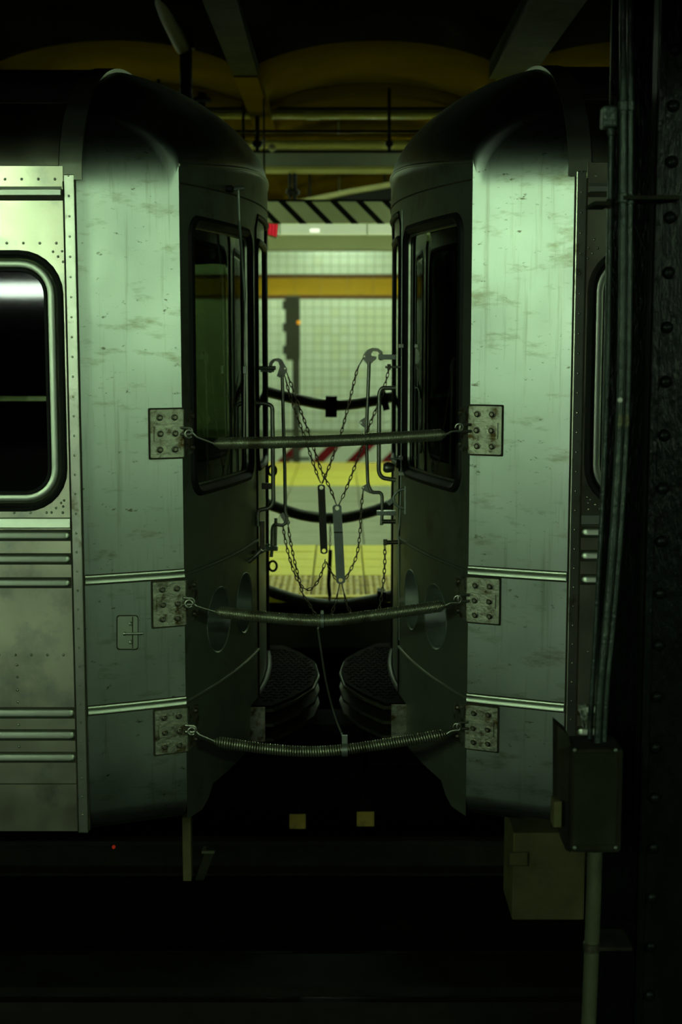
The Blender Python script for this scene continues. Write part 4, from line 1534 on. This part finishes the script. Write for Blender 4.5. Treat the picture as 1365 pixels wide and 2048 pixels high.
# ------------------------------------------------------------------ steel column with conduits on the right
cl_ = thing('steel_column', (1.1, 4.4, -1.32), 'black riveted steel column at the right edge in front of the right car', 'column')
xl = at(1208, 700, 4.5).x
MB().box((xl, 4.48, -1.32), (xl + .62, 4.505, 3.3), .003).build('back_flange', 'column', cl_)
xf = at(1312, 400, 4.2).x
MB().box((xf, 4.2, -1.32), (xf + .42, 4.222, 3.3), .003).build('front_flange', 'column', cl_)
MB().box((xf + .0, 4.19, -1.32), (xf + .022, 4.29, 3.3), .004).build('angle_leg', 'column', cl_)
MB().box((xf + .19, 4.222, -1.32), (xf + .21, 4.48, 3.3)).build('web', 'column', cl_)
MB().box((xf + .40, 4.19, -1.32), (xf + .42, 4.29, 3.3), .004).build('angle_leg', 'column', cl_)
rvm = MB().lathe((0, 0, 0), (0, -1, 0), [(.0185, 0), (.0175, .006), (.012, .012), (.004, .015)], 12).build('rivet', 'column', smooth=True)
rvm.parent = cl_
rvx = at(1345, 300, 4.2).x
zz = -1.15
first = True
while zz < 3.2:
    for xo in (0, .27):
        p = Vector((rvx + xo, 4.2, zz)) - Vector(cl_.location)
        if first:
            rvm.location = p
            first = False
        else:
            o = bpy.data.objects.new('rivet', rvm.data)
            COL.objects.link(o)
            o.parent = cl_
            o.location = p
    zz += .158


def conduit(label, pix, Y, rpx, m='conduit', bands=(), f=.08):
    pts = fillet([at(x, y, Y) for x, y in pix], f, 6)
    t = thing('conduit', pts[-1], label, 'conduit', 'conduits on the column')
    MB().tube(pts, rpx * Y / F_PX, 14).build('pipe', m, t, smooth=True)
    for py, ex, mm in bands:
        q = min(range(len(pts) - 1), key=lambda i: abs((pts[i].z + pts[i + 1].z) / 2 - at(0, py, Y).z))
        z = at(0, py, Y).z
        a_, b_ = pts[q], pts[q + 1]
        tt = 0 if abs(b_.z - a_.z) < 1e-6 else (z - a_.z) / (b_.z - a_.z)
        c = a_.lerp(b_, tt)
        rr = rpx * Y / F_PX
        MB().lathe(c, (0, 0, 1), [(rr, -.014), (rr + .004, -.012), (rr + .004, .012), (rr, .014)], 14).build('coupling', mm, t, smooth=True)
        if ex:
            MB().box((c.x, Y - .02, z - .006), (c.x + ex, Y + .12, z + .006), .002).build('strap_bracket', 'pullbox', t)
    return t


topz = -260
ctw = conduit('left of the two thick twin conduits down the column', [(1247, topz), (1247, 400), (1243, 820), (1222, 1150), (1200, 1380), (1195, 1490)], 4.12, 7.2, bands=((212, 0, 'conduit'), (396, .16, 'conduit')), f=.3)
conduit('right of the two thick twin conduits down the column', [(1261, topz), (1261, 400), (1257, 820), (1236, 1150), (1213, 1380), (1208, 1490)], 4.13, 6.2, bands=((212, 0, 'conduit'), (399, 0, 'conduit')), f=.3)
cz = conduit('thin conduit left of the twin conduits with a capped top', [(1224, 236), (1222, 400), (1216, 820), (1196, 1200), (1184, 1400), (1180, 1490)], 4.16, 5.6, bands=((262, 0, 'conduit'), (408, -.05, 'pullbox')), f=.3)
c = at(1219, 232, 4.16)
MB().box(c - Vector((.022, .03, .035)), c + Vector((.022, .03, .025)), .006).build('conduit_body', 'conduit', cz)
c = at(1241, 800, 4.10)
MB().lathe(c, (0, -1, 0), [(.0085, 0), (.007, .003), (.002, .004)], 6).build('paint_chip', 'white', ctw)

# pull box hung on the conduits
pbx = thing('pull_box', at(1190, 1705, 4.15), 'grimy dark pull box hanging below the conduits in front of the right car', 'electrical box')
a, b = at(1142, 1492, 4.08), at(1240, 1700, 4.08)
MB().box((a.x, 4.05, b.z), (b.x, 4.20, a.z), .012).build('box_body', 'pullbox', pbx)
MB().prism([at(x, y, 4.10) for x, y in ((1116, 1452), (1138, 1470), (1143, 1492), (1143, 1706), (1132, 1700), (1116, 1640))], (0, .10, 0)).build('side_flap', 'pullbox', pbx)
MB().box(at(1108, 1603, 4.08), at(1118, 1642, 4.14), .003).build('hinge', 'greybox', pbx)
bxp(pbx, 'box_cover', 1149, 1506, 1233, 1690, 4.048, .004, 'pullbox', .003)
for px, py in ((1150, 1695), (1232, 1695), (1150, 1500), (1232, 1500)):
    MB().lathe(at(px, py, 4.045), (0, -1, 0), [(.006, 0), (.005, .004), (.002, .006)], 8).build('cover_screw', 'galv', pbx)
conduit('pale pipe dropping from the pull box to the track', [(1191, 1700), (1186, 1850), (1178, 2048), (1172, 2200)], 4.13, 15.5, 'pipe_low', bands=((1893, .12, 'bolt'),), f=.1)
ft = thing('crumpled_tape', at(1163, 1440, 4.05), 'scrap of crumpled shiny tape above the pull box', 'tape')
cr = MB()
rr_ = random.Random(3)
rows = []
for i in range(7):
    rows.append([at(1157 + 3.6 * j * (1 - .07 * i) + rr_.uniform(-1.8, 1.8) + i * 1.6, 1408 + 8 * i + rr_.uniform(-2, 2), 4.10 + rr_.uniform(-.012, .012)) for j in range(5)])
cr.grid(rows)
tp_ = cr.build('tape_scrap', 'foil', ft)
solid(tp_, .002)

# ------------------------------------------------------------------ over the island platform
def hpipe(label, py, Y, rpx, m, x0=-6, x1=6, cols=()):
    c = at(680, py, Y)
    t = thing('ceiling_pipe', (0, Y, c.z), label, 'pipe', 'pipes under the platform ceiling')
    MB().cyl((x0, Y, c.z), (x1, Y, c.z), rpx * Y / F_PX, 14).build('pipe', m, t, smooth=True)
    for px in cols:
        x = at(px, py, Y).x
        MB().cyl((x - .045, Y, c.z), (x + .045, Y, c.z), rpx * Y / F_PX + .005, 14).build('coupling', m, t, smooth=True)
    return t


hpipe('cream painted pipe, the highest light pipe above the gap', 230, 10.3, 7.5, 'pipe_cream', cols=(535, 627))
hpipe('black pipe lying just above the cream pipe', 218, 10.2, 3.5, 'black')
hpipe('thin black pipe below the cream pipe', 263, 10.1, 2.8, 'black')
hpipe('dull yellow pipe above the grey tray', 289, 10.4, 8, 'pipe_cream')
hpipe('ochre pipe behind the thin black pipe', 274, 10.6, 6, 'vault_yellow')
tr = thing('cable_tray', (0, 9.9, at(680, 340, 9.9).z), 'long grey cable tray crossing above the gap', 'cable tray')
a, b = at(680, 306, 9.85), at(680, 333, 9.85)
MB().box((-6, 9.85, b.z), (6, 9.865, a.z)).build('tray_face', 'tray', tr)
MB().box((-6, 9.82, b.z - .024), (6, 10.08, b.z), .003).build('tray_flange', 'pipe_cream', tr)
MB().box((-6, 10.06, b.z), (6, 10.075, a.z)).build('tray_back', 'tray', tr)
MB().box((-6, 9.835, a.z), (6, 9.88, a.z + .014)).build('tray_rim', 'black', tr)
cpn = at(545, 297, 9.84)
MB().lathe(cpn, (0, -1, 0), [(.03, 0), (.026, .012), (.01, .02)], 10).build('tray_clip', 'lens_white', tr)
for px, py0, py1, wpx, nm in ((779, 110, 303, 7, 'black hanger rod near the right car roof'), (404, 120, 215, 16, 'thick black hanger left of the gap, above the left car roof'),
                              (487, 150, 303, 6, 'thin hanger rod above the left car roof edge'), (515, 150, 303, 9, 'hanger rod above the left car, nearest the gap'),
                              (590, 335, 400, 8, 'short black hanger rod below the tray'), (580, 335, 398, 6, 'short leaning hanger below the tray')):
    c0, c1 = at(px, py0, 10.05), at(px, py1, 10.05)
    t = thing('hanger_rod', c0, nm, 'hanger', 'ceiling hangers')
    MB().cyl(c0, c1, wpx / 2 * 10.05 / F_PX, 10).build('rod', 'black', t)
    MB().lathe(c1 + Vector((0, 0, .03)), (0, 0, 1), [(wpx * .003, 0), (wpx * .0042, .012), (wpx * .0042, .03), (wpx * .003, .04)], 10).build('clamp', 'black', t)
# pipe dropping from the ceiling beside the left beam
dp = thing('drop_pipe', at(372, 195, 8.4), 'dark stepped pipe dropping from the ceiling over the left car', 'pipe')
MB().tube([at(318, -20, 7.4), at(335, 30, 7.8), at(366, 95, 8.4)], .045, 12).build('upper_pipe', 'black', dp, smooth=True)
MB().cyl(at(370, 85, 8.4), at(372, 100, 8.4), .055, 14).build('pipe_collar', 'black', dp)
MB().cyl(at(372, 96, 8.4), at(373, 240, 8.4), .036, 12).build('lower_pipe', 'black', dp, smooth=True)
# sloping duct far behind the board
sd = thing('sloping_duct', at(600, 402, 14), 'olive sloping duct behind the striped board', 'duct')
MB().prism([at(560, 408, 14), at(600, 399, 14), at(700, 378, 14), at(800, 361, 14), at(800, 371, 14), at(700, 388, 14), at(600, 409, 14), at(560, 418, 14)], (0, .3, 0)).build('duct_face', 'pipe_cream', sd)
MB().prism([at(600, 411, 14.1), at(700, 389, 14.1), at(820, 369, 14.1), at(820, 420, 14.1), at(560, 425, 14.1)], (0, .2, 0)).build('duct_side', 'black', sd)

for px, py in ((620, 396), (770, 366)):
    MB().cyl(at(px, py, 14.2), Vector((at(px, py, 14.2).x, 14.2, 3.2)), .012, 8).build('duct_hanger', 'black', sd)

# conductor's striped board and the lamp strip below it
YB = 9.6
M['board_stripes'] = stripe_mat('black_white_stripes', (0.70, 0.74, 0.52), (0.008, 0.008, 0.006), 0.172, 1, 1, 0.597, 0.29)
bp = at(582, 403, YB)
bl = thing('striped_board', (0, YB, at(680, 447, YB).z), 'white board with black diagonal stripes hung over the platform edge', 'sign board')
z0, z1 = at(680, 447, YB).z, at(680, 403, YB).z
bo = MB().box((-1.6, YB, z0), (1.5, YB + .03, z1), .003).build('board_face', 'board_stripes', bl)
MB().box((-1.61, YB - .004, z1), (1.51, YB + .034, z1 + .012)).build('board_rim', 'black', bl)
for x in (-1.2, 1.1):
    MB().cyl((x, YB + .02, z1), (x, YB + .02, 3.2), .012, 8).build('board_hanger', 'black', bl)
ls = thing('lamp_strip', (0, YB + .05, at(680, 468, YB).z), 'pale diffuser strip lamp directly below the striped board', 'strip light')
zl0, zl1 = at(680, 468, YB).z, at(680, 448, YB).z
MB().box((-1.6, YB + .004, zl0), (1.5, YB + .11, zl1), .006).build('diffuser', 'diffuser', ls)
for px in (560, 735):
    x = at(px, 455, YB).x
    MB().box((x - .004, YB - .002, zl0 - .003), (x + .004, YB + .11, zl1)).build('joint_clip', 'white', ls)
hx = at(630, 461, YB)
MB().box(hx - Vector((.034, .004, .014)), hx + Vector((.034, .02, .014)), .010).build('lamp_window', 'hot', ls)
# red lit sign beside the left car
es = thing('red_sign', at(546, 476, 9.3), 'small red lit sign hanging beside the left car door', 'sign')
MB().prism([at(x, y, 9.3) for x, y in ((528, 444), (557, 447), (554, 476), (528, 468))], (0, .08, 0)).build('sign_case', 'pipe_cream', es)
MB().prism([at(x, y, 9.295) for x, y in ((528, 447), (556, 449), (553, 473), (528, 466))], (0, .004, 0)).build('sign_face', 'exit', es)
for k in range(4):
    MB().prism([at(x, y, 9.29) for x, y in ((532 + 6 * k, 449), (533.5 + 6 * k, 449), (532 + 6 * k, 471), (530.5 + 6 * k, 471))], (0, .004, 0)).build('sign_bar', 'lens_red', es)
MB().box(at(529, 476, 9.34), at(536, 500, 9.36)).build('sign_post', 'black', es)
MB().cyl(at(529.5, 446, 9.34), Vector((at(529.5, 446, 9.34).x, 9.34, 3.2)), .006, 8).build('sign_hanger', 'black', es)
# wayside signal beyond the platform
sg = thing('wayside_signal', at(590, 930, 19.2), 'dark wayside signal on a pole with a small amber lamp', 'signal')
YS = 19.2
MB().box((at(568, 0, YS).x, YS, at(0, 720, YS).z), (at(598, 0, YS).x, YS + .18, at(0, 592, YS).z), .02).build('signal_case', 'signal', sg)
MB().box((at(582, 0, YS).x, YS + .02, -1.3), (at(597, 0, YS).x, YS + .10, at(0, 715, YS).z), .01).build('signal_pole', 'signal', sg)
for py in (610, 655, 700):
    MB().box((at(562, 0, YS).x, YS + .02, at(0, py + 9, YS).z), (at(569, 0, YS).x, YS + .14, at(0, py - 9, YS).z), .01).build('signal_hood', 'signal', sg)
MB().lathe(at(598, 645, YS - .01), (0, -1, 0), [(.026, 0), (.022, .01), (.010, .018)], 14).build('amber_lamp', 'amber', sg)
for py in (862, 918):
    MB().box((at(560, 0, YS).x, YS + .03, at(0, py + 3, YS).z), (at(618, 0, YS).x, YS + .06, at(0, py - 3, YS).z)).build('pole_bracket', 'signal', sg)
